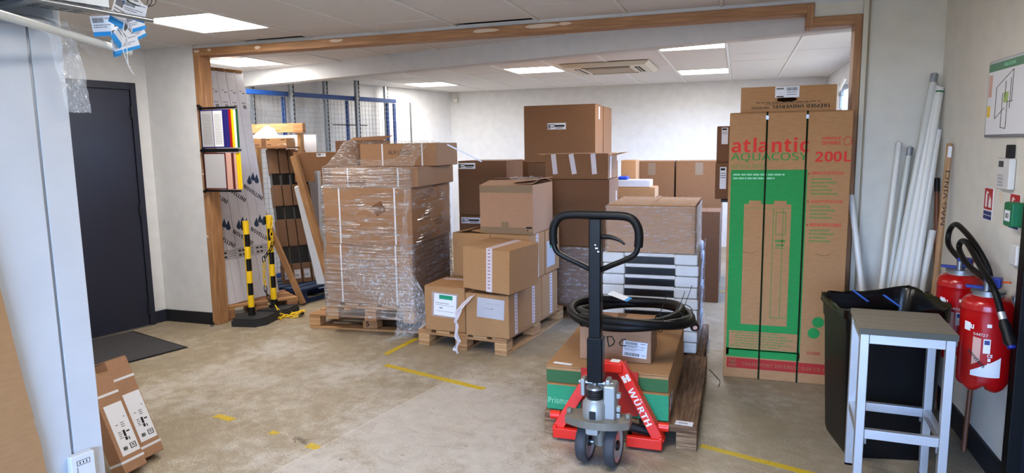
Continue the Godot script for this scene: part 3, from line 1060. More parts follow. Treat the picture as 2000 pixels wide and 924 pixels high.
# boards run along local x (length), H tall
func pallet(called: String, label: String, c: Vector2, L: float, W: float, H: float, yaw: float, kind: String, y := 0.0, boards := 5, skids := true, group := "") -> Node3D:
	var t := thing(called, label, "pallet", Vector3(c.x, y, c.y), yaw, group)
	var ms := wood_of(kind)
	var b := H * 0.15
	var y0 := b if skids else 0.0
	var yc := H - 2 * b
	var n := boards
	var wide := W / (n + (n - 1) * 0.32)
	for i in n:
		var z := -W / 2 + wide * 0.5 + (W - wide) * i / (n - 1)
		put("deck_board", cbox(Vector3(L, b, wide), 0.003), ms[(i + n) % 2], t, at(Vector3(0, H - b / 2, z)))
	for i in 3:
		var x := (i - 1) * (L - 0.1) / 2
		put("cross_board", cbox(Vector3(W, b, 0.1), 0.003), ms[(i + 1) % 2], t, turned(Vector3(x, yc + b / 2, 0), 90))
		for k in 3:
			var z := (k - 1) * (W - 0.1) / 2
			put("block", cbox(Vector3(0.1 if i != 1 else 0.13, yc - y0, 0.1), 0.003), ms[(i + k) % 2], t, at(Vector3(x, (y0 + yc) / 2, z)))
	if skids:
		for k in 3:
			put("skid_board", cbox(Vector3(L, b, 0.1), 0.003), ms[k % 2], t, at(Vector3(0, b / 2, (k - 1) * (W - 0.1) / 2)))
	return t


# stretch film round a load: rows of [y, half width, half depth, shift z]
func film_wrap(parent: Node, rows: Array, sd: int, amp := 0.01, sharp := 0.03, called := "stretch_film", m: Material = null, m2: Material = null, per := 26) -> void:
	var f := noise(1.0, sd, 3)
	for layer in 2:
		var g := []
		var seg := []
		for ri in rows.size() - 1:
			var n := maxi(2, int((absf(rows[ri + 1][0] - rows[ri][0]) + 0.05) / 0.035))
			for i in n:
				seg.append([ri, float(i) / n])
		seg.append([rows.size() - 2, 1.0])
		for q in seg:
			var A: Array = rows[q[0]]
			var B: Array = rows[q[0] + 1]
			var k: float = q[1]
			var y := lerpf(A[0], B[0], k)
			var hw := lerpf(A[1], B[1], k)
			var hd := lerpf(A[2], B[2], k)
			var sh := lerpf(A[3], B[3], k)
			var ring := []
			var sides := [[Vector2(-hw, hd), Vector2(hw, hd)], [Vector2(hw, hd), Vector2(hw, -hd)], [Vector2(hw, -hd), Vector2(-hw, -hd)], [Vector2(-hw, -hd), Vector2(-hw, hd)]]
			for sd2 in sides:
				for j in per:
					var p: Vector2 = sd2[0].lerp(sd2[1], float(j) / per)
					var out := Vector2(p.x / hw, p.y / hd).normalized()
					var d := amp * (0.5 + f.get_noise_3d(p.x * 3.0 + layer * 7.0, y * 14.0, p.y * 3.0)) + 0.002 + 0.002 * layer
					p += out * d
					ring.append(Vector3(p.x, y, p.y + sh))
			g.append(ring)
		var geo := Geo.new()
		geo.sheet(g, Vector2(3.2, 1.6), true)
		var fm: Material = (m if m else M.film) if layer == 0 else (m2 if m2 else M.film_fold)
		put(called if layer == 0 else "film_folds", geo.mesh(), fm, parent)


# crumpled strip along a path: [point, half width]
func crumple(parent: Node, path: Array, side: Vector3, sd: int, amp: float, m: Material, called := "film_tail", cols := 9, rows_per := 6) -> MeshInstance3D:
	var f := noise(1.0, sd, 3)
	var g := []
	for i in path.size() - 1:
		for k in rows_per:
			var t := float(k) / rows_per
			var p: Vector3 = path[i][0].lerp(path[i + 1][0], t)
			var w: float = lerpf(path[i][1], path[i + 1][1], t)
			var row := []
			for j in cols:
				var s := (float(j) / (cols - 1) - 0.5) * 2.0
				var q := p + side * (s * w)
				var nn := f.get_noise_3d(q.x * 17.0, q.y * 9.0, s * 2.5 + sd)
				var n2 := f.get_noise_3d(q.y * 14.0 + 5.0, s * 3.0, q.z * 9.0)
				row.append(q + Vector3(n2 * amp * 0.5, n2 * amp * 0.4, absf(nn) * amp * 2.0))
			g.append(row)
	var geo := Geo.new()
	geo.sheet(g, Vector2(0.6, 1.6))
	return put(called, geo.mesh(), m, parent)


# ------------------------------------------------------------------ everything that stands in the room
func build_left_store() -> void:
	# wire mesh rack along the left wall; u runs away from the camera
	var ru := Vector3(0.253, 0, -0.9675)
	var rn := Vector3(0.9675, 0, 0.253)
	var t := thing("mesh_rack", "tall storage rack with blue rails and wire mesh panels along left wall", "rack", Vector3(-4.99, 0, -5.99))
	t.transform = Transform3D(Basis(ru, Vector3.UP, rn), Vector3(-4.99, 0, -5.99))
	var ln := 2.69
	bx("top_rail", Vector3(-0.1, 2.085, -0.02), Vector3(2.36, 2.135, 0.02), M.blue_rack, t, 0.003)
	bx("top_rail", Vector3(2.36, 2.10, -0.02), Vector3(ln, 2.14, 0.01), M.runner, t, 0.003)
	bx("base_rail", Vector3(-0.1, 0.05, -0.02), Vector3(ln, 0.10, 0.02), M.blue_rack, t, 0.003)
	var panels := [[-0.08, 0.60], [0.66, 1.62], [1.68, 2.34], [2.40, 2.66]]
	for q: Array in panels:
		var g := Geo.new()
		var w: float = q[1] - q[0]
		var nx := int(w / 0.055)
		for i in nx + 1:
			var x: float = q[0] + w * i / nx
			g.span(Vector3(x - 0.0017, 0.11, -0.004), Vector3(x + 0.0017, 2.08, -0.0006))
		for i in 36:
			var y := 0.11 + 1.97 * i / 35.0
			g.span(Vector3(q[0], y - 0.0017, 0.0006), Vector3(q[1], y + 0.0017, 0.004))
		put("wire_mesh", g.mesh(), M.galv, t)
	for q: Array in [[0.33, -0.28], [0.62, 0.035], [1.42, -0.30], [1.63, 0.035], [2.50, -0.30]]:
		var x: float = q[0]
		var z: float = q[1]
		var g := Geo.new()
		g.span(Vector3(x - 0.03, 0, z - 0.02), Vector3(x + 0.004, 2.33, z + 0.02), 0.002)
		put("upright", g.mesh(), M.galv, t)
		var s := Geo.new()
		s.span(Vector3(x + 0.004, 0, z - 0.02), Vector3(x + 0.034, 2.33, z + 0.012), 0.002)
		put("upright_channel", s.mesh(), M.dark_steel, t)
		var h := Geo.new()
		for k in 44:
			h.span(Vector3(x + 0.012, 0.1 + k * 0.05, z + 0.0122), Vector3(x + 0.022, 0.125 + k * 0.05, z + 0.0132))
		put("slot_row", h.mesh(), M.galv, t)
	for x in [0.56, 1.52, 2.24, 2.37]:
		bx("blue_stile", Vector3(x - 0.022, 0.1, -0.045), Vector3(x + 0.022, 2.08, -0.022), M.blue_rack, t, 0.003)
	bx("end_stile", Vector3(ln - 0.03, 0, -0.02), Vector3(ln, 2.14, 0.02), M.runner, t, 0.003)
	rod("hook_bar", Vector3(1.22, 1.78, 0.02), Vector3(1.80, 1.78, 0.02), 0.006, M.dark_steel, t)

	# pallet under the white cartons
	var ex := Vector2(0.588, -0.809)
	var en := Vector2(-0.809, -0.588)
	var corner := Vector2(-3.863, -5.218)
	var c := corner - ex * 0.33 + en * 0.20
	pallet("pallet", "worn reddish pallet under the leaning white cartons beside the timber post", c, 0.66, 0.40, 0.13, 54, "red", 0.0, 4, false)
	# white cartons leaning in a row
	var drops := Geo.new()
	var dp := PackedVector2Array()
	for k in 14:
		var a := TAU * k / 14.0
		var rr := 0.026
		dp.append(Vector2(cos(a) * rr * (1.0 if sin(a) < 0 else 0.85), sin(a) * rr - 0.008))
	dp = PackedVector2Array()
	for k in 15:
		var a := PI + PI * k / 14.0 - 0.0
		dp.append(Vector2(cos(a) * 0.026, sin(a) * 0.028))
	dp.append(Vector2(0.0, 0.062))
	drops.prism(dp, 0.0012)
	var drop_mesh := drops.mesh()
	var row := Vector2(0.17, -0.985)
	var sz := Vector3(0.198, 2.10, 0.15)
	for i in 3:
		var p := Vector2(-4.250, -4.735) + row * (0.2 * i + 0.1)
		var which: String = ["nearest the timber post", "between the other two", "beside the brown packs"][i]
		var w := thing("tall_carton", "tall white carton with dark drop print, leaning, " + which, "box", Vector3.ZERO, 0, "tall white cartons leaning in a row")
		var basis := Basis.from_euler(Vector3(deg_to_rad(-8.2), deg_to_rad(80), 0))
		w.transform = Transform3D(basis, Vector3(p.x, 0.133, p.y))
		put("body", cbox(Vector3(sz.x - 0.002, sz.y, sz.z), 0.003), M.card_white, w, at(Vector3(0, sz.y / 2, -sz.z / 2)))
		for k in [-0.047, 0.047]:
			put("end_flap", cbox(Vector3(0.078, 0.03, 0.07), 0.002), M.card_edge, w, turned(Vector3(k, sz.y + 0.015, -0.028), 0, 12))
		bx("seam", Vector3(-0.003, 0.02, -0.0005), Vector3(-0.001, sz.y - 0.02, 0.0004), M.print_grey, w)
		for y in [0.66, 1.06]:
			for q: Array in [[-0.035, 0.02, 1.0], [0.012, 0.05, 0.9], [0.05, 0.025, 1.0]]:
				var dm := turned(Vector3(q[0], y + q[1], 0.0005), 0, 0, -12)
				put("drop_mark", drop_mesh, M.print_blue_drop, w, dm * Transform3D(Basis.from_scale(Vector3.ONE * q[2]), Vector3.ZERO))
			text("NOVELLINI", 0.235, 0.036, M.print_black, w, turned(Vector3(-0.01, y - 0.085, 0.0004), 0, 0, -36))
		plate("care_band", 0.185, 0.085, M.paper_grey, w, turned(Vector3(0, 0.44, 0.0)), 0.0006)
		put("care_marks", type_lines(0.185, 0.085, [["type", 0.05, 0.1, 0.15, 0.35], ["block", 0.0, 0.0, 1.0, 0.02], ["block", 0.0, 0.98, 1.0, 0.02], ["block", 0.0, 0.0, 0.01, 1.0], ["block", 0.5, 0.0, 0.01, 1.0], ["type", 0.05, 0.55, 0.15, 0.35], ["type", 0.28, 0.1, 0.15, 0.35], ["type", 0.28, 0.55, 0.15, 0.35], ["type", 0.55, 0.15, 0.4, 0.08], ["type", 0.55, 0.4, 0.4, 0.08], ["type", 0.55, 0.65, 0.4, 0.08]], i + 1), M.print_black, w, turned(Vector3(0, 0.44, 0.0008)))
		for k in [-0.05, 0.05]:
			put("address_print", type_lines(0.07, 0.20, [["type", 0.1, 0.0, 0.4, 0.05], ["type", 0.5, 0.08, 0.4, 0.08], ["type", 0.1, 0.55, 0.7, 0.06], ["bars", 0.3, 0.68, 0.5, 0.16]], i + 11), M.print_grey, w, turned(Vector3(k, 1.83, 0.0002)))

	# document holder on the timber post
	t = thing("document_holder", "two-tier hinged document holder with coloured sleeves on the timber post", "document holder", Vector3(-4.205, 1.16, -4.56))
	bx("wall_bracket", Vector3(-0.03, 0.0, -0.015), Vector3(-0.005, 0.70, 0.0), M.black_plastic, t, 0.003)
	for q: Array in [[0.345, 0.675, ["purple", "purple", "folder_red", "yellow", "print_white", "folder_green"]], [0.005, 0.325, ["folder_brown", "folder_pink", "folder_brown", "folder_pink", "yellow", "yellow"]]]:
		var y0: float = q[0]
		var y1: float = q[1]
		bx("arm", Vector3(-0.03, y1 - 0.005, 0.0), Vector3(0.345, y1 + 0.012, 0.012), M.black_plastic, t, 0.002)
		bx("arm", Vector3(-0.03, y0 - 0.012, 0.0), Vector3(0.345, y0 + 0.004, 0.012), M.black_plastic, t, 0.002)
		for i in 6:
			var col: String = q[2][i]
			var x := 0.0 if i == 0 else 0.215 + 0.020 * i
			var wide := 0.225 if i == 0 else 0.09
			var ang := 0.0 if i == 0 else -6.0 * i
			var sl := put("sleeve", cbox(Vector3(wide, y1 - y0 - 0.02, 0.003), 0.001), M[col], t, turned(Vector3(x + wide * 0.5 * cos(deg_to_rad(ang)) - (0.0 if i == 0 else 0.05), (y0 + y1) / 2, 0.018 - 0.006 * i), -ang * 0.0))
			if i == 0:
				put("sheet", cbox(Vector3(wide * (0.52 if y0 > 0.2 else 0.9), y1 - y0 - 0.04, 0.001)), M.paper_grey, sl, at(Vector3(-wide * (0.22 if y0 > 0.2 else 0.0), 0, 0.0022)))
				if y0 > 0.2:
					var sh := put("sheet", cbox(Vector3(wide * 0.40, y1 - y0 - 0.04, 0.001)), M.paper, sl, at(Vector3(wide * 0.27, 0, 0.0022)))
					var rows := []
					for k in 26:
						rows.append(["type", 0.1, 0.08 + k * 0.034, 0.8, 0.018])
					put("print", type_lines(0.085, 0.28, rows, 3), M.print_grey, sh, at(Vector3(0, 0, 0.0008)))
					put("print", type_lines(0.11, 0.28, rows, 4), M.print_grey, sl, at(Vector3(-0.05, 0, 0.003)))
	bar("hinge_knob", Vector3(-0.035, 0.70, 0.008), Vector3(-0.012, 0.70, 0.008), 0.02, 0.02, M.black_plastic, t)
	bar("hinge_knob", Vector3(-0.035, 0.335, 0.008), Vector3(-0.012, 0.335, 0.008), 0.02, 0.02, M.black_plastic, t)
	bar("hinge_knob", Vector3(-0.035, -0.005, 0.008), Vector3(-0.012, -0.005, 0.008), 0.02, 0.02, M.black_plastic, t)
	bx("spare_arm", Vector3(0.0, 0.325, -0.02), Vector3(0.36, 0.345, -0.012), M.steel, t, 0.002)

	# barrier posts and chain
	barrier_post("yellow and black barrier post on black base, nearer the camera", Vector3(-3.985, 0, -4.73), 0.885)
	barrier_post("yellow and black barrier post with chain, behind the first", Vector3(-3.99, 0, -5.04), 0.90)
	chain()

	# blue pallet with brown packs
	var bx_ := Vector2(0.24, -0.97)
	var bn := Vector2(-0.97, -0.24)
	c = Vector2(-3.976, -5.40) + bx_ * 0.5 + bn * 0.32
	pallet("pallet", "dark blue painted pallet under the leaning brown wrapped packs", c, 1.0, 0.64, 0.147, 76, "blue", 0.0, 5, true)
	var names := ["nearest the white cartons", "second from the white cartons", "third from the white cartons", "farthest from the white cartons"]
	for i in 4:
		var d := Vector2(0.64, -0.768)
		var p := Vector2(-4.275, -5.60) + d * (0.096 * i + 0.03)
		var w := thing("wrapped_pack", "slim brown cardboard pack in clear film leaning on blue pallet, " + names[i], "pack", Vector3.ZERO, 0, "slim film-wrapped packs on the blue pallet")
		w.transform = Transform3D(Basis.from_euler(Vector3(deg_to_rad(-15.5), deg_to_rad(50), 0)), Vector3(p.x, 0.15, p.y))
		var L := 1.42 - 0.01 * i
		put("core", cbox(Vector3(0.078, L, 0.10), 0.004), M.dark_glass, w, at(Vector3(0, L / 2, -0.06)))
		for q: Array in [[0.0, 0.20], [0.38, 0.66], [0.80, 1.02], [1.14, L]]:
			put("card_sleeve", cbox(Vector3(0.088, q[1] - q[0], 0.115), 0.005), M.card_dark, w, at(Vector3(0, (q[0] + q[1]) / 2, -0.06)))
		sticker(0.06, 0.09, w, turned(Vector3(0, 0.09, -0.001)), [["type", 0.1, 0.1, 0.7, 0.1], ["bars", 0.1, 0.5, 0.6, 0.3]], i, M.paper_grey, M.print_grey)
	# timber lath, boards and odds behind the packs
	var la := bar("timber_lath", Vector3(-3.93, 0.02, -5.385), Vector3(-4.33, 0.95, -5.36), 0.055, 0.03, M.pine_b, self)
	tag(la, "bare timber lath propped diagonally in front of the brown packs", "lath")
	t = thing("timber_stand", "light timber stand with cross rail standing behind the brown packs", "timber stand", Vector3(-4.59, 0, -6.03))
	bar("rail", Vector3(-0.33, 1.715, 0), Vector3(0.26, 1.715, 0), 0.092, 0.03, M.pine, t)
	bar("rail", Vector3(0.22, 1.71, 0.02), Vector3(0.34, 1.71, 0.02), 0.098, 0.05, M.pine_b, t)
	for x in [-0.30, 0.25]:
		bar("leg", Vector3(x, 0, -0.035), Vector3(x, 1.66, -0.035), 0.06, 0.04, M.pine, t)
	var wp := put("white_board", cbox(Vector3(0.46, 1.64, 0.022), 0.003), M.card_white, self, turned(Vector3(-4.50, 0.825, -6.20), 8, -2))
	tag(wp, "plain white board standing behind the brown packs", "board")
	t = thing("small_box", "small tan carton lying on top of the brown packs", "box", Vector3(-4.52, 1.52, -5.87), 4)
	put("body", cbox(Vector3(0.385, 0.088, 0.16), 0.004), M.card_d, t, at(Vector3(0, 0.044, 0)))
	put("brown_band", cbox(Vector3(0.06, 0.0885, 0.161), 0.003), M.card_c, t, at(Vector3(-0.07, 0.044, 0)))
	put("print", type_lines(0.38, 0.085, [["type", 0.04, 0.7, 0.14, 0.14], ["type", 0.4, 0.08, 0.1, 0.16], ["type", 0.84, 0.1, 0.12, 0.16], ["type", 0.42, 0.7, 0.12, 0.14]], 8), M.print_black, t, at(Vector3(0, 0.044, 0.0805)))
	# clear sheet thrown over
	var f := noise(1.0, 77, 3)
	var g := []
	for i in 26:
		var r := []
		for j in 22:
			var uu := i / 25.0
			var vv := j / 21.0
			var x := lerpf(-4.92, -4.33, uu)
			var hump := exp(-pow((uu - 0.42) / 0.26, 2.0))
			var z := -5.995 + 0.2 * vv
			var y := 1.535 + hump * (0.20 - 0.12 * vv * vv) + 0.03 * f.get_noise_3d(x * 14.0, z * 14.0, 1.0) + 0.08 * smoothstep(0.75, 1.0, uu) * (1.0 - vv)
			r.append(Vector3(x + 0.02 * f.get_noise_3d(x * 9.0, z * 20.0, 6.0), y, z))
		g.append(r)
	var geo := Geo.new()
	geo.sheet(g)
	var bag := put("plastic_sheet", geo.mesh(), M.bag_white, self)
	tag(bag, "crumpled clear plastic sheet lying over the packs behind the small tan carton", "plastic sheet")
	# support board across the top of the packs that carries box and sheet
	var sb := bx("card_tray", Vector3(-4.93, 1.503, -5.99), Vector3(-4.30, 1.52, -5.78), M.card_b, self, 0.002)
	tag(sb, "flat cardboard sheet lying across the tops of the brown packs", "cardboard")
	# big cut cardboard sleeve right of the packs
	t = thing("card_sleeve", "opened brown cardboard sleeve with cut front leaning beside the brown packs", "cardboard", Vector3(-3.86, 0.0, -5.74), 4)
	bx("top_band", Vector3(-0.33, 1.28, -0.02), Vector3(0.36, 1.462, 0.0), M.card_b, t, 0.002)
	bx("side_band", Vector3(-0.04, 0.75, -0.018), Vector3(0.36, 1.28, -0.002), M.card_b, t, 0.002)
	bx("hanging_flap", Vector3(-0.32, 1.17, 0.002), Vector3(-0.10, 1.30, 0.006), M.card_b, t, 0.001)
	bar("wood_edge", Vector3(-0.30, 1.43, 0.03), Vector3(0.10, 0.0, 0.09), 0.07, 0.05, M.pine_b, t)
	put("white_lining", cbox(Vector3(0.30, 1.2, 0.01)), M.card_white, t, at(Vector3(0.12, 0.62, -0.03)))
	sticker(0.10, 0.035, t, turned(Vector3(-0.02, 1.435, 0.0)), [["bars", 0.1, 0.1, 0.4, 0.6], ["type", 0.6, 0.2, 0.3, 0.2]], 3)
	# grey white panel in front of the sleeve
	var gp := put("foam_sheet", cbox(Vector3(0.10, 1.05, 0.03), 0.012), M.foam, self, turned(Vector3(-4.02, 0.62, -5.70), 25, -2, 10))
	tag(gp, "narrow pale foam sheet leaning beside the brown packs on blue pallet", "foam sheet")


func barrier_post(label: String, p: Vector3, h: float) -> void:
	var t := thing("barrier_post", label, "barrier post", p, 10, "yellow and black barrier posts")
	var g := Geo.new()
	var poly := PackedVector2Array([Vector2(-0.15, -0.19), Vector2(0.11, -0.19), Vector2(0.19, -0.08), Vector2(0.19, 0.16), Vector2(-0.06, 0.16), Vector2(-0.15, 0.08)])
	var small := PackedVector2Array()
	for k in poly.size():
		poly[k] *= 0.82
		small.append(poly[k] * 0.93)
	g.prism(poly, 0.05, Transform3D(Basis(Vector3.RIGHT, Vector3(0, 0, -1), Vector3.UP), Vector3(0.02, 0.025, 0)))
	g.prism(small, 0.02, Transform3D(Basis(Vector3.RIGHT, Vector3(0, 0, -1), Vector3.UP), Vector3(0.02, 0.058, 0)))
	put("base", g.mesh(), M.base_rubber, t)
	rod("socket", Vector3(0, 0.06, 0), Vector3(0, 0.14, 0), 0.031, M.black_plastic, t, 20)
	var y0 := 0.14
	var n := 7
	for i in n:
		var ya := y0 + (h - y0) * i / n
		var yb := y0 + (h - y0) * (i + 1) / n
		var last := i == n - 1
		rod("yellow_tube" if i % 2 == 0 else "black_band", Vector3(0, ya, 0), Vector3(0, yb, 0), 0.026 if i % 2 == 0 else 0.0262, M.yellow if i % 2 == 0 else M.black_plastic, t, 20)
		if i % 2 == 1:
			bx("reflector", Vector3(-0.012, ya, 0.022), Vector3(-0.006, yb, 0.0272), M.yellow, t)
	rod("cap", Vector3(0, h, 0), Vector3(0, h + 0.008, 0), 0.026, M.yellow, t, 20)
	bx("chain_eye", Vector3(-0.034, h - 0.07, -0.012), Vector3(-0.02, h, 0.02), M.black_plastic, t, 0.003)


func chain() -> void:
	var t := thing("plastic_chain", "yellow and black plastic chain hanging down the rear barrier post to the floor", "chain")
	var g := Geo.new()
	var pts := []
	for k in 16:
		var a := TAU * k / 16.0
		pts.append(Vector3(clampf(cos(a) * 0.030, -0.024, 0.024) + cos(a) * 0.004, sin(a) * 0.013, 0))
	g.tube(pts, 0.0042, 6, true)
	var link := g.mesh()
	var path := Curve3D.new()
	for p in [Vector3(-3.955, 0.87, -5.03), Vector3(-3.94, 0.80, -4.995), Vector3(-3.935, 0.66, -5.0), Vector3(-3.96, 0.60, -4.995), Vector3(-4.04, 0.52, -5.0), Vector3(-4.045, 0.36, -4.995), Vector3(-4.03, 0.22, -4.985), Vector3(-3.96, 0.12, -4.96), Vector3(-3.90, 0.09, -4.95), Vector3(-3.84, 0.03, -4.93), Vector3(-3.72, 0.012, -4.95), Vector3(-3.66, 0.03, -5.0), Vector3(-3.72, 0.035, -5.06), Vector3(-3.80, 0.02, -5.04), Vector3(-3.74, 0.03, -4.97), Vector3(-3.68, 0.05, -5.02), Vector3(-3.74, 0.02, -5.10), Vector3(-3.82, 0.015, -4.88), Vector3(-3.76, 0.012, -4.84)]:
		path.add_point(p)
	var n := int(path.get_baked_length() / 0.044)
	for i in n:
		var s := path.get_baked_length() * i / n
		var a := path.sample_baked(s)
		var b := path.sample_baked(minf(s + 0.02, path.get_baked_length()))
		var x := (b - a).normalized()
		if x.length() < 0.5: x = Vector3.RIGHT
		var z := x.cross(Vector3.UP if absf(x.y) < 0.9 else Vector3.RIGHT).normalized()
		var bs := Basis(x, z.cross(x), z)
		bs = bs * Basis(Vector3.RIGHT, PI / 2 * (i % 2) + 0.4)
		put("link", link, M.yellow if (i / 5) % 2 == 0 or i > 22 and i % 7 < 5 else M.black_plastic, t, Transform3D(bs, a))


func handwriting(s: String, w: float, h: float, parent: Node, xf: Transform3D, strokes: Array) -> void:
	# pen strokes: polylines in fractions of w, h
	var g := Geo.new()
	for st: Array in strokes:
		var pts := []
		for p: Vector2 in st:
			pts.append(Vector3((p.x - 0.5) * w, (p.y - 0.5) * h, 0.0004))
		g.tube(pts, 0.0030, 5)
	var o := put("handwriting", g.mesh(), M.print_black, parent, xf)
	o.set_meta("label", "handwritten " + s)


func build_wrapped_pallet() -> void:
	# two pallets, one on the other
	var a := deg_to_rad(5.0)
	var ex := Vector2(cos(a), -sin(a))
	var en := Vector2(-sin(a), -cos(a))
	var c := Vector2(-3.38, -4.705) + ex * 0.55 + en * 0.42
	var p := pallet("pallet", "wide light pallet at the bottom of the big film-wrapped load", c, 1.1, 0.84, 0.124, 5, "new", 0.0, 5, true)
	text("5", 0.026, 0.045, M.print_black, p, at(Vector3(-0.02, 0.062, 0.4205)))
	var cu := Vector2(-3.13, -4.60) + Vector2(cos(deg_to_rad(3)), -sin(deg_to_rad(3))) * 0.385 + Vector2(-sin(deg_to_rad(3)), -cos(deg_to_rad(3))) * 0.42
	pallet("pallet", "smaller pallet stacked between the wide pallet and the film-wrapped cartons", cu, 0.84, 0.77, 0.14, 93, "new", 0.125, 5, false)
	# the load
	var grp := "cartons in the big film-wrapped load"
	var b1 := carton("carton", "large brown carton at the bottom of the film-wrapped load", Vector2(-3.115, -4.60), Vector3(0.75, 0.475, 0.82), 0.268, 3, M.card_w, grp)
	var b2 := carton("carton", "large brown carton in the middle of the film-wrapped load, white strapped", Vector2(-3.11, -4.60), Vector3(0.755, 0.445, 0.815), 0.745, 3, M.card_w, grp)
	var b3 := carton("carton", "low wide brown carton near the top of the film-wrapped load", Vector2(-3.05, -4.645), Vector3(0.735, 0.15, 0.77), 1.192, 3, M.card_w, grp)
	var b4 := carton("carton", "topmost brown carton of the film-wrapped load with pen writing", Vector2(-2.99, -4.98), Vector3(0.70, 0.185, 0.42), 1.344, 0, M.card_w, grp)
	for q: Array in [[b1, 0.475, 0.82], [b2, 0.445, 0.815]]:
		for x in [-0.24, 0.235]:
			plate("strap", 0.012, q[1] - 0.004, M.strap_white, q[0], on_face(Vector3(0.755, q[1], q[2]), "front", x, 0))
	for x in [-0.23, 0.2]:
		plate("strap", 0.012, 0.145, M.strap_white, b3, on_face(Vector3(0.735, 0.15, 0.77), "front", x, 0))
	for x in [-0.14, 0.22]:
		plate("strap", 0.012, 0.18, M.strap_white, b4, on_face(Vector3(0.7, 0.185, 0.42), "front", x, 0))
	text("ALH LEROY", 0.21, 0.035, M.print_black, b4, on_face(Vector3(0.7, 0.185, 0.42), "front", 0.02, 0.02, 0), false, "Droid Sans", "handwriting")
	bar("loose_strap", Vector3(0.35, 0.17, 0.0), Vector3(0.53, 0.02, -0.32), 0.012, 0.002, M.strap_white, b4, 0.0)
	plate("card_patch", 0.17, 0.05, M.card_c, b3, on_face(Vector3(0.735, 0.15, 0.77), "front", -0.16, -0.04))
	plate("torn_corner", 0.09, 0.09, M.card_c, b2, on_face(Vector3(0.755, 0.445, 0.815), "front", 0.10, 0.06, 28))
	# film round everything
	var t := thing("stretch_wrap", "clear wrinkled stretch film wrapped round the tall carton load", "stretch film", Vector3(cu.x, 0, cu.y), 3)
	film_wrap(t, [[0.150, 0.385, 0.425, 0.0], [0.262, 0.388, 0.428, 0.0], [0.285, 0.392, 0.425, 0.0], [0.48, 0.386, 0.418, 0.0], [0.74, 0.382, 0.414, 0.0], [1.10, 0.381, 0.412, 0.0], [1.19, 0.380, 0.412, 0.0], [1.205, 0.374, 0.398, 0.0], [1.345, 0.372, 0.394, 0.0]], 5, 0.012)
	# film gathered over the top carton
	var f := noise(1.0, 91, 3)
	for part in 2:
		var g := []
		for i in 30:
			var r := []
			for j in 24:
				var uu := i / 29.0
				var vv := j / 23.0
				var x := lerpf(-0.38, 0.40, uu)
				var edge := pow(absf(uu - 0.45) / 0.55, 2.0)
				var y0 := 1.352 + 0.005 * vv
				var y1 := 1.545 + 0.02 * f.get_noise_2d(uu * 9.0, 3.0) + 0.03 * exp(-pow((uu - 0.86) / 0.07, 2)) + 0.02 * exp(-pow((uu - 0.12) / 0.06, 2))
				var y := lerpf(y0, y1, pow(vv, 1.0 + 1.6 * (1.0 - edge)))
				if part == 0 and uu > 0.2 and uu < 0.72: y = lerpf(y0, minf(y, 1.44 - 0.16 * (0.25 - pow(uu - 0.46, 2.0))), 1.0)
				var z := lerpf(0.40, 0.05, vv) + 0.012 * f.get_noise_3d(x * 10.0, y * 26.0, vv * 3.0)
				if part == 1:
					z = -0.38 * vv + 0.04
					y = 1.548 + 0.012 * f.get_noise_2d(x * 14.0, z * 14.0) - 0.02 * vv
				r.append(Vector3(x + 0.01 * f.get_noise_2d(y * 30.0, uu * 4.0), y, z))
			g.append(r)
		var geo := Geo.new()
		geo.sheet(g, Vector2(1.4, 1.0))
		put("film_drape", geo.mesh(), M.film_crush if part == 0 else M.film_fold, t)
	# loose tail bunched at the front right corner
	var inv := t.transform.affine_inverse()
	var path := []
	for q: Array in [[-2.36, 1.18, -4.585, 0.02], [-2.375, 0.95, -4.57, 0.02], [-2.39, 0.72, -4.56, 0.03], [-2.385, 0.55, -4.55, 0.05], [-2.33, 0.42, -4.54, 0.10], [-2.32, 0.28, -4.535, 0.13], [-2.33, 0.16, -4.53, 0.12], [-2.40, 0.06, -4.52, 0.075], [-2.56, 0.012, -4.50, 0.01]]:
		path.append([inv * Vector3(q[0], q[1], q[2]), q[3]])
	crumple(t, path, Vector3.RIGHT, 12, 0.022, M.film_crush)
	crumple(t, path.slice(3), Vector3(0.9, 0.1, -0.2), 19, 0.03, M.film_crush)
	# crushed skirt low on the front face
	var sk := []
	for q: Array in [[-2.95, 0.60, 0.10], [-2.8, 0.52, 0.16], [-2.6, 0.46, 0.2], [-2.45, 0.42, 0.16]]:
		sk.append([inv * Vector3(q[0], q[1], -4.592), q[2]])
	crumple(t, sk, Vector3.UP, 29, 0.012, M.film_crush, "film_skirt", 14, 9)


